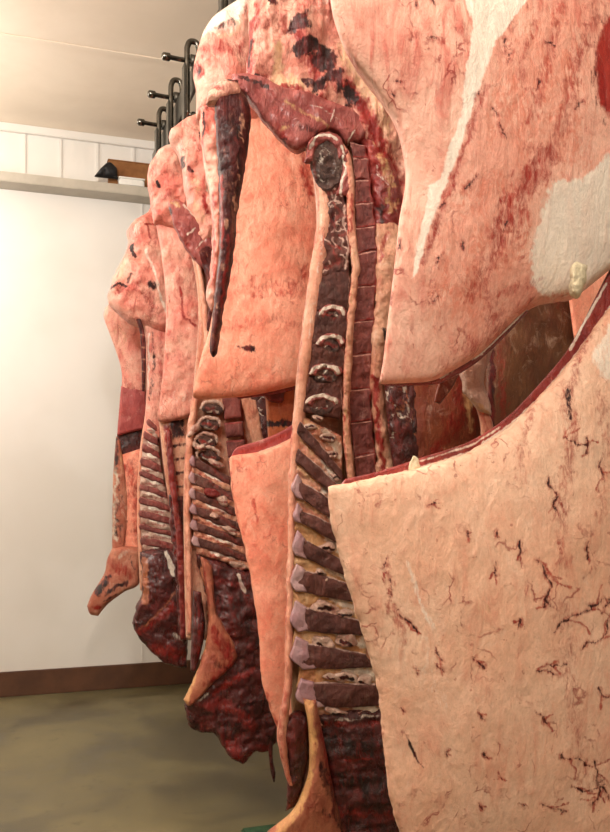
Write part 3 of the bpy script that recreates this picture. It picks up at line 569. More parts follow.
# fat and gristle between them
for i in range(len(thor) + 1):
    up_ = thor[i - 1] if i else ((303, 410), (301, 418), (342, 420), (342, 440)); dn_ = thor[i] if i < len(thor) else ((314, 722), (314, 722), (384, 718), (384, 718))
    a, c, b, d = up_[1], up_[3], dn_[0], dn_[2]
    a = (a[0] - 4, a[1] - 5); c = (c[0], c[1] - 4); b = (b[0] - 4, b[1] + 5); d = (d[0], d[1] + 4)
    slab('fat_pad', B, M_pad if 3 < i < 9 else M_body, [a, c], [b, d], Y=YB - .034, thick=.04, bulge=.004, rnd=.004, noise=.014, nsc=40, step=1.2, seed=20 + i, rag=.6,
         masks=[('G', 'line', [(a[0] * .4 + c[0] * .6, a[1] * .4 + c[1] * .6 + 3), (c[0], (c[1] + d[1]) / 2)], 8, .75, 4), ('R', 'line', [a, c], 2, .6, 2), ('A', 'line', [(a[0], a[1] + 3), (a[0] * .6 + c[0] * .4, a[1] * .6 + c[1] * .4 + 4)], 6, .7, 4)])
mm_ = lambda p, q, t: (p[0] + (q[0] - p[0]) * t, p[1] + (q[1] - p[1]) * t)
for i, (a, b, c, d) in enumerate(thor):
    tp = [a, mm_(a, c, .18), (a[0] * .6 + c[0] * .4, a[1] * .60 + c[1] * .40 - 1.2), c]; bt = [b, mm_(b, d, .2), (b[0] * .6 + d[0] * .4, b[1] * .62 + d[1] * .38 + 1.2), d]
    bl = slab('spinous_process', B, M_bone, tp, bt, L=[a, (a[0] - 2.2, (a[1] + b[1]) / 2), b], Y=YB - .045, thick=.05, bulge=.005, rnd=.008, noise=.007, nsc=36, step=1.1, seed=i, rag=1.2,
              masks=[('G', 'line', tp, 1.5, .7, .8), ('G', 'line', bt, 1.3, .65, .8), ('R', 'line', [bt[1], bt[2]], 2.2, .4, 1.5)])
    if i > 1:
        k = .12 if i < 4 else .19
        e, f = mm_(a, c, k), mm_(b, d, k)
        slab('cartilage_tip', bl, M_tip, [(a[0] + 1, a[1] - 5), (e[0], e[1] - 1)], [(b[0] - 1, b[1] + 2), f], L=[(a[0] + 1, a[1] - 5), (a[0] - 3, a[1] * .7 + b[1] * .3 - 1), (a[0] - 4.5, a[1] * .35 + b[1] * .65), (b[0] - 1, b[1] + 2)], R=[(e[0], e[1] - 1), ((e[0] + f[0]) / 2 - 2.5, (e[1] + f[1]) / 2), f], Y=YB - .0485, thick=.03, bulge=.002, rnd=.008, noise=.005, nsc=40, step=.9, rag=1.2, masks=[('R', 'line', [e, f], 1.4, .5, .8)])
for i, (x, y, r) in enumerate([(328, 548, 8), (320, 572, 5), (332, 582, 8), (325, 608, 12), (344, 614, 9), (323, 643, 11), (346, 640, 11), (346, 677, 10), (364, 680, 9), (330, 676, 6), (338, 713, 10), (362, 714, 8), (326, 534, 5), (309, 427, 6), (328, 438, 8), (332, 455, 7), (336, 478, 6), (318, 418, 5), (338, 594, 7), (354, 632, 7)]):
    blob('gristle_knob', B, M_ring, x, y, r * 1.1, r * .62, .25, .32, Y=YB - .042, thick=.025, bulge=.003, rnd=.008, noise=.014, nsc=60, step=.8, seed=40 + i, rag=1.8,
         masks=[('B', 'line', squiggle(x - r * .5, y, r * 1.3, .15, 4, .7), r * .26, 1.0, 1.2), ('R', 'line', [(x - r, y + r * .3), (x + r * .5, y + r * .5)], 2, .5, 2)])
# neck
slab('neck_muscle', B, M_dark, [(318, 714), (350, 708), (392, 706)], [(300, 862), (350, 866), (430, 866)], L=[(318, 714), (322, 745), (330, 790), (300, 862)], R=[(392, 706), (405, 780), (430, 866)], Y=YB - .03, thick=.08, bulge=.02, rnd=.02, noise=.022, nsc=16, step=1.9, rag=1.5, ridge=.010, rsc=(10, 10, 34),
     masks=[('R', 'line', [(325, 722), (385, 722)], 5, .5, 3), ('G', 'line', [(336, 718), (380, 714)], 3, .5, 3), ('R', 'line', [(345, 756), (372, 754)], 2, .8, 2), ('R', 'line', [(340, 806), (395, 812)], 8, .6, 6), ('B', 'line', [(326, 742), (392, 744)], 15, .85, 5), ('B', 'line', [(334, 778), (398, 782)], 16, .85, 5)])
slab('neck_scrap', B, M_dark, [(283, 722), (296, 712), (308, 716)], [(286, 812), (298, 806)], L=[(283, 722), (281, 738), (288, 756), (286, 812)], R=[(308, 716), (308, 760), (298, 806)], Y=YB - .015, thick=.05, bulge=.01, rnd=.014, noise=.014, nsc=26, step=1.4, rag=1.5)
slab('neck_ligament', B, M_neck, [(303, 698), (310, 700), (316, 700)], [(264, 836), (290, 846), (350, 850)], L=[(303, 698), (308, 726), (309, 765), (303, 790), (290, 815), (264, 836)], R=[(316, 700), (325, 745), (334, 790), (350, 850)], Y=YB - .06, thick=.05, bulge=.02, rnd=.02, noise=.008, nsc=16, step=1.5,
     masks=[('A', 'line', [(308, 704), (311, 740), (308, 775), (298, 802), (280, 826)], 9, .95, 3), ('R', 'line', [(320, 720), (330, 770), (336, 800)], 5, .7, 4), ('B', 'line', [(322, 760), (334, 800), (340, 830)], 7, .6, 5), ('R', 'line', [(300, 830), (312, 800), (314, 740)], 4, .45, 3), ('B', 'line', [(326, 808), (338, 812)], 8, .4, 5)])
# tail
slab('tail', B, M_tail, [(214, 92), (226, 86), (243, 92)], [(209, 352), (213, 357), (217, 354)], L=[(214, 92), (216, 130), (219, 190), (219, 250), (214, 300), (209, 352)], R=[(243, 92), (250, 112), (248, 150), (238, 210), (233, 260), (224, 310), (217, 354)],
     Y=YB - .07, thick=.04, bulge=.02, rnd=.02, noise=.010, nsc=24, step=1.4, rag=1.2,
     masks=[('A', 'line', [(242, 122), (241, 146)], 4, .6, 5), ('A', 'line', [(236, 180), (234, 212)], 4, .55, 5), ('A', 'line', [(239, 160), (237, 172)], 3, .5, 3), ('B', 'line', [(240, 130), (239, 200)], 3, .8, 4), ('R', 'line', [(222, 180), (222, 250)], 3, .7, 2), ('R', 'line', [(228, 240), (222, 320)], 3, .6, 3), ('A', 'line', [(226, 226), (226, 232)], 4, .5, 2), ('A', 'line', [(222, 268), (223, 272)], 4, .5, 2), ('A', 'line', [(217, 306), (218, 310)], 4, .5, 2)])
slab('tail_root', B, M_leg, [(208, 92), (222, 82), (238, 79)], [(206, 104), (220, 104), (242, 96)], Y=YB - .075, thick=.03, bulge=.012, rnd=.014, noise=.012, nsc=30, step=1.3, rag=2.0, masks=[('B', 'line', [(230, 82), (238, 84)], 4, .9, 2), ('R', 'line', [(212, 88), (222, 92)], 5, .7, 3)])

# ================================================================== P  outer side between the two backbones
Pp = side('salmon pink beef side between the two large backbones, cut across with a free lower panel', 255, YP)
slab('hock', Pp, M_lump, [(203, 40), (214, 22), (238, 6), (262, -6)], [(196, 120), (225, 130), (262, 130)], L=[(203, 40), (197, 56), (193, 74), (196, 92), (196, 120)], R=[(262, -10), (262, 60), (262, 130)], Y=YP, thick=.12, bulge=.05, rnd=.06, noise=.018, nsc=12, step=1.6,
     masks=[('G', 'line', [(240, 10), (228, 30), (212, 40)], 24, .7, 6), ('A', 'line', [(210, 46), (226, 32), (240, 36), (238, 48), (222, 54), (210, 46)], 5, .5, 3), ('B', 'line', [(218, 44), (227, 40), (233, 38)], 7, .62, 2), ('R', 'line', [(204, 64), (220, 62), (240, 64)], 10, .6, 6), ('B', 'line', [(200, 80)], 4, .9, 2), ('R', 'line', [(197, 74), (202, 84)], 6, .8, 3), ('B', 'line', [(204, 62), (207, 66)], 3, .5, 2)])
slab('hindquarter', Pp, M_salmon, [(198, 104), (240, 104), (300, 110)], [(194, 392), (197, 399), (240, 397), (270, 392), (304, 384), (330, 380)],
     L=[(198, 104), (202, 150), (212, 200), (217, 260), (212, 320), (202, 356), (194, 392)], R=[(300, 110), (330, 200), (330, 380)], Y=YP, thick=.06, bulge=.05, rnd=.03, noise=.010, nsc=10, step=1.8, ridge=.003,
     masks=[('R', 'line', [(250, 290), (290, 300), (310, 270)], 14, .5, 12), ('R', 'line', [(226, 330), (260, 320), (300, 330)], 9, .4, 8), ('B', 'poly', [(238, 349), (256, 348), (256, 355), (246, 354)], 2, .9, .6), ('R', 'line', [(300, 160), (310, 200)], 8, .7, 5), ('G', 'line', [(256, 140), (300, 170)], 10, .3, 8), ('R', 'line', [(252, 282), (252, 292)], 3, .7, 2)])
slab('fat_fold', Pp, M_lump, [(199, 102), (208, 104), (220, 108)], [(206, 300), (212, 312), (218, 300)], L=[(199, 102), (202, 150), (210, 200), (212, 250), (206, 300)], R=[(220, 108), (224, 200), (218, 300)], Y=YP - .035, thick=.05, bulge=.02, rnd=.03, noise=.03, nsc=18, step=1.2, rag=2, ridge=.01, rsc=(20, 20, 6),
     masks=[('R', 'line', [(206, 110), (206, 140)], 4, .6, 3), ('B', 'line', [(203, 116), (204, 140)], 2.5, .8, 2), ('R', 'line', [(214, 200), (214, 280)], 3, .6, 3)])
slab('cut_edge', Pp, M_meat, [(236, 394), (270, 389), (304, 381)], [(238, 399), (270, 395), (304, 388)], Y=YP + .01, thick=.05, rnd=.006, noise=.003, nsc=30, step=1.6)
slab('forequarter', Pp, M_salmon, [(229, 461), (232, 456), (258, 452), (280, 444), (296, 436), (320, 428)], [(284, 744), (290, 748), (320, 748)], L=[(229, 461), (234, 505), (246, 555), (257, 620), (262, 680), (272, 715), (284, 744)], R=[(320, 428), (322, 600), (320, 748)], Y=YP - .02, thick=.06, bulge=.03, rnd=.02, noise=.008, nsc=12, step=1.7, rag=1.0,
     masks=[('R', 'line', [(254, 500), (258, 520)], 2.5, .8, 2), ('R', 'line', [(262, 690), (275, 720), (286, 744)], 6, .5, 4), ('R', 'line', [(230, 470), (240, 540), (252, 600)], 3, .5, 3)])
slab('cut_edge', Pp, M_purple, [(232, 454), (238, 447), (258, 441), (280, 432), (296, 422)], [(229, 462), (258, 455), (280, 447), (298, 438)], Y=YP + .0, thick=.05, rnd=.008, noise=.003, nsc=30, step=1.2, masks=[('G', 'line', [(229, 460.5), (258, 453.5), (280, 445.5), (298, 436.5)], 2.4, 1.0, .6), ('R', 'line', [(240, 452), (260, 447), (296, 430)], 3, .8, 1)])
blob('meat_flap', Pp, M_meat, 275, 394, 11, 9, .2, .3, Y=YP + .07, thick=.03, bulge=.01, rnd=.015, noise=.012, nsc=24, step=1.1, rag=1.2)
slab('abdominal_wall', Pp, M_orange, [(264, 376), (330, 370)], [(270, 470), (330, 470)], Y=YP + .11, thick=.02, rnd=.02, noise=.01, step=2.2, masks=[('B', 'line', [(258, 425), (300, 422)], 6, .9, 5), ('B', 'line', [(262, 392), (276, 396)], 9, .5, 5)])

# ================================================================== generic small spine for the two farther split sides
def spine(root, Y, left, right, n, gap, drop, mat_b, mat_g, tips=False, step=1.1):
    """n slanted processes between two curves; gap = share of pale tissue between them."""
    l = curve(left, n + 1); r = curve(right, n + 1); m = mm_; rg = random.Random(n)
    tt = lambda p: tuple(p[:2])
    for i in range(n):
        la, lb = l[i], l[i + 1]; ra, rb = r[i], r[i + 1]; g = gap * rg.uniform(.8, 1.2)
        a, b, c, d = tt(la), tt(m(la, lb, 1 - g)), tt(m(ra, rb, drop)), tt(m(ra, rb, drop + 1 - g))
        mt, mb = m(a, c, .45), m(b, d, .45); mt = (mt[0], mt[1] + rg.uniform(-1.5, .3)); mb = (mb[0], mb[1] + rg.uniform(-.6, 1.2))
        slab('fat_pad', root, mat_g, [(b[0], b[1] - 2), (d[0], d[1] - 2)], [tt(m(la, lb, 1.12)), tt(m(ra, rb, drop + 1.12))], Y=Y - .022, thick=.03, bulge=.010, rnd=.006, noise=.018, nsc=36, step=step, seed=i + 9, rag=.6,
             masks=[('R', 'line', [tt(lb), tt(rb)], 2, .6, 2), ('G', 'line', [m(b, d, .3), m(b, d, .8)], 3, .8, 2)])
        bl = slab('spinous_process', root, mat_b, [a, mt, c], [b, mb, d], L=[a, (a[0] - 1.5, (a[1] + b[1]) / 2), b], Y=Y - .03, thick=.04, bulge=.006, rnd=.008, noise=.010, nsc=30, step=step, seed=i, rag=1.2,
                  masks=[('G', 'line', [a, mt, c], 1.1, .6, .8), ('R', 'line', [mt, d], 3, .5, 2)])
        if tips:
            e0, e1 = m(a, c, .09), m(b, d, .10)
            slab('cartilage_tip', bl, M_tip, [(a[0], a[1] - 1), e0], [(b[0] - 1, b[1]), e1], L=[(a[0], a[1] - 1), (a[0] - 3, (a[1] + b[1]) / 2), (b[0] - 1, b[1])], Y=Y - .038, thick=.02, bulge=.003, rnd=.008, noise=.003, step=.9, rag=.5)

# ================================================================== C  second split side
Cc = side('second split beef side with backbone, dark ragged neck hanging above the floor', 225, YC)
slab('hind_leg', Cc, M_lump, [(170, 132), (186, 120), (206, 112), (225, 110)], [(196, 250), (214, 262), (232, 262)], L=[(170, 132), (169, 140), (180, 160), (184, 190), (196, 250)], R=[(225, 110), (236, 180), (232, 262)], Y=YC + .02, thick=.12, bulge=.05, rnd=.05, noise=.04, nsc=14, step=1.3, rag=1.2, ridge=.014, rsc=(14, 14, 6),
     masks=[('B', 'line', [(203, 118), (204, 132), (201, 145)], 3.5, .95, 2), ('G', 'line', [(208, 140), (208, 190), (214, 220)], 7, .5, 4), ('B', 'line', [(182, 163), (184, 172)], 3.5, .9, 2), ('B', 'line', [(188, 176), (193, 180)], 3, .8, 2), ('R', 'line', [(204, 205), (208, 220)], 4, .9, 2), ('R', 'line', [(176, 128), (196, 140)], 8, .35, 5), ('A', 'line', [(196, 190), (200, 225)], 8, .5, 5)])
slab('rib_cage', Cc, M_body, [(182, 215), (215, 240), (245, 240)], [(186, 640), (215, 640), (300, 640)], L=[(182, 215), (198, 300), (192, 400), (184, 470), (184, 560), (186, 640)], R=[(245, 240), (285, 400), (300, 640)], Y=YC + .03, thick=.09, rnd=.02, noise=.01, nsc=14, step=2.4,
     masks=[('R', 'line', [(240, 400), (246, 460), (250, 540)], 5, .7, 3), ('A', 'line', [(262, 400), (268, 450)], 14, .6, 8)])
slab('sacrum', Cc, M_sac, [(168, 202), (180, 200), (196, 218), (212, 236), (222, 250)], [(174, 226), (184, 246), (196, 262), (206, 272), (218, 280)], Y=YC - .03, thick=.05, bulge=.012, rnd=.014, noise=.016, nsc=26, step=1.2, rag=1.2,
     masks=[('B', 'line', [(205, 254), (214, 264)], 8, .85, 4), ('G', 'line', [(188, 236), (196, 230)], 2, .8, 1.5), ('G', 'line', [(196, 250), (206, 240)], 1.6, .7, 1.5), ('G', 'line', [(184, 206), (200, 222), (218, 244)], 3, .7, 1.5), ('R', 'line', [(176, 224), (190, 250)], 4, .6, 3), ('A', 'line', [(170, 202), (178, 206)], 5, .7, 3), ('B', 'line', [(166, 206), (172, 214)], 3, .8, 2)])
slab('tail', Cc, M_tail, [(198, 252), (208, 246), (220, 258)], [(207, 330), (210, 332), (212, 330)], L=[(198, 252), (205, 275), (208, 300), (207, 330)], R=[(220, 258), (219, 285), (216, 310), (212, 330)], Y=YC - .05, thick=.03, bulge=.01, rnd=.014, noise=.01, nsc=30, step=1.2, rag=1)
bl = [(193, 250), (201, 300), (203, 350), (192, 400), (185, 450), (184, 510), (186, 570), (188, 635)]; br = [(198, 250), (207, 300), (210, 350), (199, 400), (193, 450), (191, 510), (192, 570), (193, 635)]
slab('back_fat', Cc, M_cord, [bl[0], br[0]], [bl[-1], br[-1]], bl, br, Y=YC - .02, thick=.06, bulge=.004, rnd=.014, noise=.01, nsc=24, step=1.4, rag=1, masks=[('R', 'line', bl, 2.5, .5, 2)])
for i, (x, y) in enumerate([(212, 408), (209, 424), (206, 440), (208, 454)]):
    blob('joint_pit', Cc, M_marrow, x + 1, y + 1, 10, 6, .3, .25, Y=YC - .025, thick=.03, bulge=.004, rnd=.010, noise=.016, nsc=40, step=.9, seed=i, rag=1.2, masks=[('R', 'line', squiggle(x - 6, y, 14, .3, 4, .8), 3, .8, 1.5), ('G', 'line', squiggle(x - 5, y + 4, 12, -.3, 4, .8), 1.6, .9, 1)])
    tube('joint_cap', Cc, M_ring, [W(x + 11 * math.cos(a), y + 1 - 7.5 * math.sin(a) + .8 * math.sin(5 * a + i), YC - .03) for a in [math.pi * (1.1 - 1.2 * k / 7) for k in range(8)]], [.003, .007, .008, .007, .009, .007, .007, .003], 8, .25)
for i, (x, y, rx, ry) in enumerate([(194, 430, 5, 7), (199, 447, 6, 5), (216, 464, 7, 4), (222, 500, 8, 4), (230, 530, 8, 4), (214, 516, 6, 3), (238, 566, 8, 5), (248, 580, 4, 8)]):
    blob('gristle_knob', Cc, M_ring, x, y, rx, ry, .4, .35, Y=YC - .035, thick=.03, bulge=.01, rnd=.012, noise=.02, nsc=40, step=.8, seed=i, rag=1.5, masks=[('R', 'line', [(x - rx, y + 1), (x + rx, y + 2)], 2, .7, 1.5)])
blob('clot', Cc, M_meat, 212, 493, 8, 5, .3, .3, Y=YC - .045, thick=.02, bulge=.006, rnd=.010, noise=.012, nsc=40, step=.9, rag=1)
spine(Cc, YC, [(192, 456), (191, 480), (192, 505), (193, 530), (196, 552)], [(230, 470), (232, 492), (238, 516), (243, 540), (250, 562)], 6, .36, .45, M_bone, M_body, True)
for i in range(4):
    y0, y1 = [(396, 420), (423, 438), (441, 458), (461, 480)][i]
    slab('vertebra', Cc, M_vert, [(222 + i * 2, y0), (241 + i * 2, y0 - 2)], [(224 + i * 2, y1), (242 + i * 2, y1 - 2)], Y=YC - .02, thick=.03, bulge=.003, rnd=.008, noise=.006, nsc=30, step=1.2, seed=i, masks=[('R', 'line', [(222, y0), (241, y0)], 2, .7, 1)])
slab('flank_strip', Cc, M_body, [(240, 396), (256, 400)], [(254, 452), (266, 450)], Y=YC - .04, thick=.03, bulge=.006, rnd=.01, noise=.01, nsc=30, step=1.2, rag=1.5, masks=[('R', 'line', [(244, 430), (252, 452)], 3, .8, 2)])
slab('diaphragm_pillar', Cc, M_dark, [(250, 394), (266, 394)], [(262, 448), (272, 446)], Y=YC - .03, thick=.03, bulge=.006, rnd=.01, noise=.01, nsc=30, step=1.2, masks=[('G', 'line', squiggle(258, 400 + 8 * i, 12, i * 1.3, 3, 1), 1.4, .6, 2) for i in range(5)])
slab('neck_muscle', Cc, M_dark, [(196, 556), (225, 562), (252, 572), (262, 560)], [(184, 706), (187, 724), (198, 732), (214, 734), (226, 752), (240, 763), (254, 752), (266, 752), (278, 742)], L=[(196, 556), (206, 600), (208, 640), (196, 680), (184, 706)], R=[(262, 560), (284, 640), (278, 742)], Y=YC - .03, thick=.10, bulge=.04, rnd=.03, noise=.035, nsc=13, step=1.6, rag=4, ridge=.012, rsc=(14, 14, 26),
     masks=[('R', 'line', [(215, 690), (240, 672), (250, 668)], 5, .8, 3), ('R', 'line', [(200, 700), (226, 700), (250, 720)], 10, .6, 6), ('A', 'line', [(204, 570), (212, 610)], 6, .9, 3), ('G', 'line', [(238, 574), (244, 590)], 3, .9, 2), ('R', 'line', [(226, 740), (244, 756), (270, 745)], 9, .7, 5), ('B', 'line', [(190, 715), (198, 726)], 6, .7, 3), ('B', 'line', [(230, 610), (262, 640)], 16, .5, 6), ('R', 'line', [(215, 580), (250, 585)], 6, .5, 4), ('G', 'line', [(196, 700), (208, 690)], 2.5, .6, 2)])
slab('neck_ligament', Cc, M_neck, [(200, 556), (208, 560), (214, 566)], [(183, 700), (188, 706), (194, 704)], L=[(200, 556), (207, 600), (207, 632), (200, 664), (183, 700)], R=[(212, 566), (217, 612), (238, 655), (212, 684), (194, 704)], Y=YC - .09, thick=.03, bulge=.02, rnd=.02, noise=.01, nsc=20, step=1.4, rag=1.2,
     masks=[('A', 'line', [(204, 640), (186, 700)], 4, .9, 2), ('R', 'line', [(216, 630), (232, 660), (214, 680)], 12, .75, 8), ('B', 'line', [(214, 660), (226, 668)], 5, .5, 4), ('R', 'line', [(204, 570), (208, 620)], 3, .7, 2)])
slab('neck_scrap', Cc, M_dark, [(193, 590), (201, 592)], [(190, 672), (196, 672)], R=[(201, 592), (205, 630), (196, 672)], Y=YC - .06, thick=.04, bulge=.01, rnd=.014, noise=.012, nsc=24, step=1.4, masks=[('R', 'line', [(199, 610), (199, 660)], 1.6, .8, 1)])
tube('hanging_shred', Cc, M_dark, [W(270, 742, YC - .05), W(271, 760, YC - .05), W(273, 772, YC - .05), W(274, 782, YC - .05)], [.012, .008, .010, .003], 7)

# ================================================================== Q  outer side behind the second backbone
Q = side('pale pink beef side just left of the second backbone, cut across at mid height', 180, YQ)
slab('hind_leg', Q, M_lump, [(149, 166), (160, 150), (176, 142)], [(154, 224), (174, 230), (192, 228)], L=[(149, 166), (147, 180), (150, 200), (154, 224)], R=[(176, 142), (196, 190), (192, 228)], Y=YQ - .02, thick=.10, bulge=.05, rnd=.05, noise=.04, nsc=14, step=1.2, rag=1, ridge=.014, rsc=(14, 14, 6),
     masks=[('B', 'line', [(158, 188), (159, 192)], 3, 1.0, 1), ('G', 'line', [(168, 148), (158, 160)], 8, .5, 4), ('R', 'line', [(176, 170), (174, 182)], 4, .5, 2), ('R', 'line', [(160, 205), (172, 200)], 6, .5, 4)])
slab('hindquarter', Q, M_lump, [(154, 214), (170, 206), (186, 214)], [(158, 416), (160, 422), (180, 420), (198, 414), (220, 408)], L=[(154, 214), (162, 260), (166, 310), (163, 370), (158, 416)], R=[(186, 214), (206, 300), (220, 408)], Y=YQ, thick=.06, bulge=.03, rnd=.025, noise=.018, nsc=14, step=1.4,
     masks=[('G', 'line', [(158, 212), (166, 220)], 8, .7, 4), ('R', 'line', [(180, 290), (184, 320), (196, 328)], 2.2, .8, 2), ('B', 'line', [(172, 276), (176, 284)], 6, .3, 3), ('B', 'line', [(196, 316), (197, 320)], 3, .5, 2), ('R', 'line', [(176, 250), (192, 300)], 6, .3, 6), ('R', 'line', [(164, 360), (190, 358)], 6, .35, 5), ('G', 'line', [(166, 400), (196, 395)], 14, .35, 8)])
slab('rib_plate', Q, M_body, [(158, 412), (190, 412)], [(172, 525), (188, 525)], L=[(158, 412), (164, 470), (172, 525)], Y=YQ + .04, thick=.06, rnd=.02, noise=.012, nsc=16, step=1.6,
     masks=[('B', 'poly', [(170, 420), (184, 418), (184, 436), (172, 440)], 3, .9, 2)] + [('B', 'line', [(172, 446 + 14 * i), (186, 444 + 14 * i)], 3, .7, 1.5) for i in range(4)] + [('R', 'line', [(168, 430), (172, 470), (176, 500)], 6, 1.0, 3), ('R', 'line', [(172, 500), (180, 560), (180, 640)], 14, .8, 5)])
slab('flank_meat', Q, M_dark, [(168, 495), (188, 495)], [(178, 628), (184, 644), (191, 636)], L=[(168, 495), (174, 560), (178, 628)], R=[(188, 495), (192, 560), (191, 636)], Y=YQ + .03, thick=.05, bulge=.01, rnd=.015, noise=.02, nsc=22, step=1.3, rag=2.5,
     masks=[('R', 'line', [(174, 500), (182, 560), (186, 620)], 5, .7, 4), ('A', 'line', [(178, 560), (182, 600)], 2, .6, 2)])
slab('hanging_strip', Q, M_meat, [(166, 430), (170, 430)], [(180, 640), (187, 640)], L=[(166, 430), (168, 470), (176, 540), (180, 640)], R=[(170, 430), (177, 490), (185, 560), (187, 640)], Y=YQ - .02, thick=.03, bulge=.004, rnd=.01, noise=.014, nsc=30, step=1.3, rag=1.5)

# ================================================================== D  third split side
Dd = side('farthest split beef side with narrow ribbed backbone against the white wall', 160, YD)
slab('hind_leg', Dd, M_lump, [(127, 232), (134, 222), (150, 212), (160, 204)], [(108, 304), (128, 322), (150, 330), (180, 340)], L=[(127, 232), (127, 248), (116, 272), (109, 292), (108, 304)], R=[(160, 204), (174, 260), (180, 340)], Y=YD, thick=.12, bulge=.06, rnd=.06, noise=.034, nsc=10, step=1.2, rag=1.2, ridge=.012, rsc=(14, 14, 6),
     masks=[('B', 'line', [(132, 250), (132, 256), (135, 262)], 3, .95, 1.5), ('B', 'line', [(131, 280), (128, 286)], 4, .7, 2), ('A', 'line', [(124, 268), (118, 284)], 5, .5, 3), ('B', 'line', [(150, 289), (154, 292)], 5, .85, 2), ('B', 'line', [(112, 291), (120, 288), (128, 292)], 2.5, .85, 1.5), ('R', 'line', [(146, 231), (156, 230)], 2.5, .9, 1.5), ('R', 'line', [(148, 232), (150, 244)], 2, .7, 1),
            ('R', 'line', [(118, 296), (136, 290), (150, 304), (154, 320)], 10, .55, 5), ('G', 'line', [(146, 256), (152, 270), (160, 300), (168, 320)], 3, .6, 2), ('G', 'line', [(140, 225), (134, 240)], 10, .4, 5), ('R', 'line', [(130, 262), (140, 282)], 6, .4, 4)])
slab('back_muscle', Dd, M_lump, [(140, 300), (165, 312), (178, 322)], [(142, 440), (158, 440), (166, 440)], L=[(140, 300), (146, 360), (146, 400), (142, 440)], Y=YD + .0, thick=.07, bulge=.012, rnd=.03, noise=.012, nsc=16, step=1.4,
     masks=[('B', 'line', [(153, 335), (153, 370), (150, 400)], 3.5, .5, 2), ('G', 'line', [(149, 335), (148, 390)], 2, .6, 1), ('R', 'line', [(162, 330), (160, 400)], 5, .5, 3)])
slab('tail', Dd, M_tail, [(114, 292), (122, 294), (130, 302)], [(142, 391), (145, 392)], L=[(114, 292), (126, 302), (138, 325), (141, 350), (142, 391)], R=[(130, 302), (138, 312), (145, 335), (146, 360), (145, 392)], Y=YD - .06, thick=.02, bulge=.004, rnd=.008, noise=.004, nsc=30, step=1.0, masks=[('A', 'line', [(140, 335 + 12 * i), (145, 336 + 12 * i)], 1.6, .5, .5) for i in range(5)])
dl = [(146, 410), (141, 440), (138, 470), (137, 510), (138, 540), (140, 572)]; dr_ = [(150, 410), (145, 440), (142, 470), (141, 510), (142, 540), (145, 572)]
slab('rib_cage', Dd, M_body, [(146, 405), (160, 410), (170, 410)], [(140, 590), (160, 600), (186, 600)], L=dl[:] and [(146, 405), (139, 465), (137, 520), (140, 590)], R=[(170, 410), (176, 500), (186, 600)], Y=YD + .03, thick=.08, rnd=.02, noise=.008, nsc=14, step=2.0, masks=[('R', 'line', [(165, 420), (172, 500), (182, 560)], 7, .8, 3)])
slab('back_fat', Dd, M_cord, [dl[0], dr_[0]], [dl[-1], dr_[-1]], dl, dr_, Y=YD - .01, thick=.06, bulge=.003, rnd=.012, noise=.008, nsc=24, step=1.2)
spine(Dd, YD, [(148, 418), (142, 450), (140, 480), (140, 515), (142, 550)], [(156, 418), (160, 456), (166, 490), (174, 522), (180, 552)], 10, .46, .5, M_vert, M_ring, False, 1.0)
slab('vertebra_row', Dd, M_vert, [(157, 412), (164, 412)], [(180, 552), (190, 552)], L=[(157, 412), (161, 456), (168, 492), (180, 552)], R=[(164, 412), (168, 456), (176, 492), (190, 552)], Y=YD - .02, thick=.03, bulge=.003, rnd=.01, noise=.008, nsc=24, step=1.2, masks=[('B', 'line', [(158 + 2.2 * i, 424 + 13 * i), (168 + 2.2 * i, 422 + 13 * i)], 1.2, .7, .5) for i in range(9)])
slab('neck_muscle', Dd, M_dark, [(140, 552), (160, 548), (186, 548)], [(131, 622), (140, 640), (156, 655), (166, 664), (188, 668)], L=[(140, 552), (142, 590), (136, 606), (131, 622)], R=[(186, 548), (190, 600), (188, 668)], Y=YD - .03, thick=.09, bulge=.03, rnd=.03, noise=.024, nsc=15, step=1.4, rag=2.0, ridge=.01, rsc=(14, 14, 24),
     masks=[('A', 'line', [(145, 560), (146, 600)], 5, .95, 2), ('R', 'line', [(134, 632), (150, 625), (172, 604)], 7, .7, 3), ('A', 'line', [(140, 628), (158, 612), (176, 590)], 2, .7, 1.5), ('R', 'line', [(156, 648), (186, 655)], 12, .7, 4), ('G', 'line', [(166, 552), (170, 562), (174, 574)], 3.5, 1.0, 2), ('G', 'line', [(176, 634), (184, 640)], 6, .5, 3), ('B', 'line', [(133, 622), (134, 626)], 3, .9, 1)])

# ================================================================== E  last side with the shank
E = side('last beef side by the back wall, plum flank and a foreleg shank sticking out left', 128, YE)
slab('flank', E, M_lump, [(105, 308), (114, 304), (146, 318)], [(120, 398), (130, 400), (146, 400)], L=[(105, 308), (104, 318), (112, 340), (120, 364), (122, 380), (120, 398)], R=[(146, 318), (148, 360), (146, 400)], Y=YE, thick=.06, bulge=.012, rnd=.02, noise=.008, nsc=12, step=1.3, masks=[('A', 'line', [(112, 320), (124, 350)], 12, .4, 5), ('R', 'line', [(122, 384), (140, 392)], 9, .5, 4)])
slab('hind_leg', E, M_lump, [(150, 208), (162, 200), (176, 200)], [(116, 312), (140, 324), (160, 324)], L=[(150, 208), (134, 250), (116, 312)], R=[(176, 200), (172, 260), (160, 324)], Y=YE, thick=.10, bulge=.02, rnd=.05, noise=.02, nsc=13, step=2.0)
tube('gambrel', E, M_steel, [W(163, 198, 4.36), W(163, 199, 4.60), W(163, 206, 4.78)], .009, 8)
slab('plum_muscle', E, M_purple, [(121, 386), (146, 386)], [(117, 436), (148, 428)], L=[(121, 386), (119, 410), (117, 436)], Y=YE - .01, thick=.06, bulge=.01, rnd=.015, noise=.008, nsc=14, step=1.3)
slab('dark_band', E, M_dark, [(117, 434), (130, 430), (148, 424)], [(117, 460), (130, 455), (148, 448)], Y=YE + .03, thick=.06, bulge=.004, rnd=.01, noise=.006, nsc=14, step=1.2)
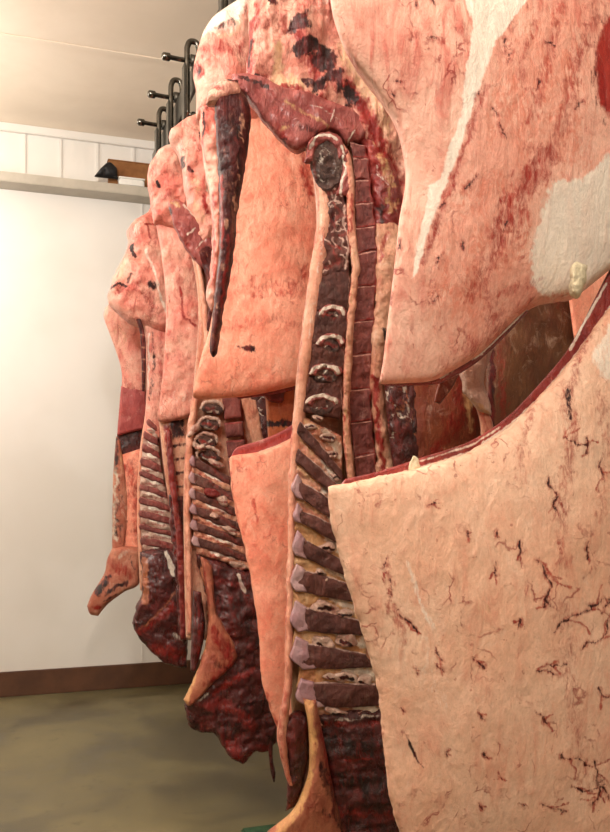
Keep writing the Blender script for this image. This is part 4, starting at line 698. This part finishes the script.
slab('shoulder', E, M_salmon, [(116, 456), (130, 452), (148, 446)], [(124, 560), (148, 566)], L=[(116, 456), (118, 500), (124, 560)], Y=YE - .01, thick=.08, bulge=.02, rnd=.02, noise=.010, nsc=14, step=1.3, masks=[('R', 'line', [(130, 465), (138, 520), (140, 560)], 9, .6, 6), ('R', 'line', [(140, 440), (142, 520)], 6, .6, 4), ('B', 'line', [(124, 520), (126, 548)], 4, .5, 4)])
slab('skin_edge', E, M_hide, [(116, 436), (120, 440)], [(112, 552), (124, 552)], L=[(116, 436), (113, 480), (112, 552)], R=[(120, 440), (128, 500), (124, 552)], Y=YE - .04, thick=.05, bulge=.006, rnd=.014, noise=.008, nsc=16, step=1.2, masks=[('G', 'line', [(115, 470), (115, 540)], 5, .55, 4), ('B', 'line', [(116, 440), (115, 470)], 5, .6, 4), ('B', 'line', [(117, 500), (118, 535)], 4, .5, 4), ('B', 'line', [(119, 478), (122, 505)], 4, .45, 3), ('B', 'line', [(120, 525), (120, 545)], 3, .4, 3), ('A', 'line', [(120, 450), (122, 470)], 3, .5, 3)])
slab('shank', E, M_hide, [(112, 548), (126, 546), (142, 548)], [(87, 606), (90, 614), (98, 616)], L=[(112, 548), (107, 560), (104, 574), (92, 594), (87, 606)], R=[(142, 548), (140, 582), (124, 592), (108, 604), (98, 616)], Y=YE - .05, thick=.06, bulge=.02, rnd=.03, noise=.008, nsc=16, step=1.1,
     masks=[('B', 'line', [(97, 592), (103, 584), (108, 576)], 5, .8, 3), ('B', 'line', [(107, 592), (116, 585), (126, 582)], 4.5, .75, 3), ('B', 'line', [(128, 552), (134, 566)], 4, .5, 3), ('R', 'line', [(110, 558), (116, 570)], 5, .6, 4), ('B', 'line', [(104, 600), (116, 594)], 2, .7, 1), ('R', 'line', [(94, 607), (99, 606)], 4, .9, 1.5), ('R', 'line', [(112, 560), (130, 575)], 8, .6, 4), ('G', 'line', [(128, 550), (120, 556)], 5, .5, 2)])

# ================================================================== green mat at the bottom edge
M_green = plain('green_mat', lin(44, 78, 48), lin(30, 58, 36), 40, .7, .3)
p0 = Wn(255, 828, 1.0); d0 = p0 - np.array([0, 0, H]); p0 = np.array([0, 0, H]) + d0 * (-(H - .02) / d0[2])
mat_t = tag(box('floor_mat', (p0[0] - .05, p0[1] - .75, 0), (p0[0] + .55, p0[1] + .02, .02), M_green, None, .006), 'green floor mat under the split beef side at the bottom edge', 'mat')
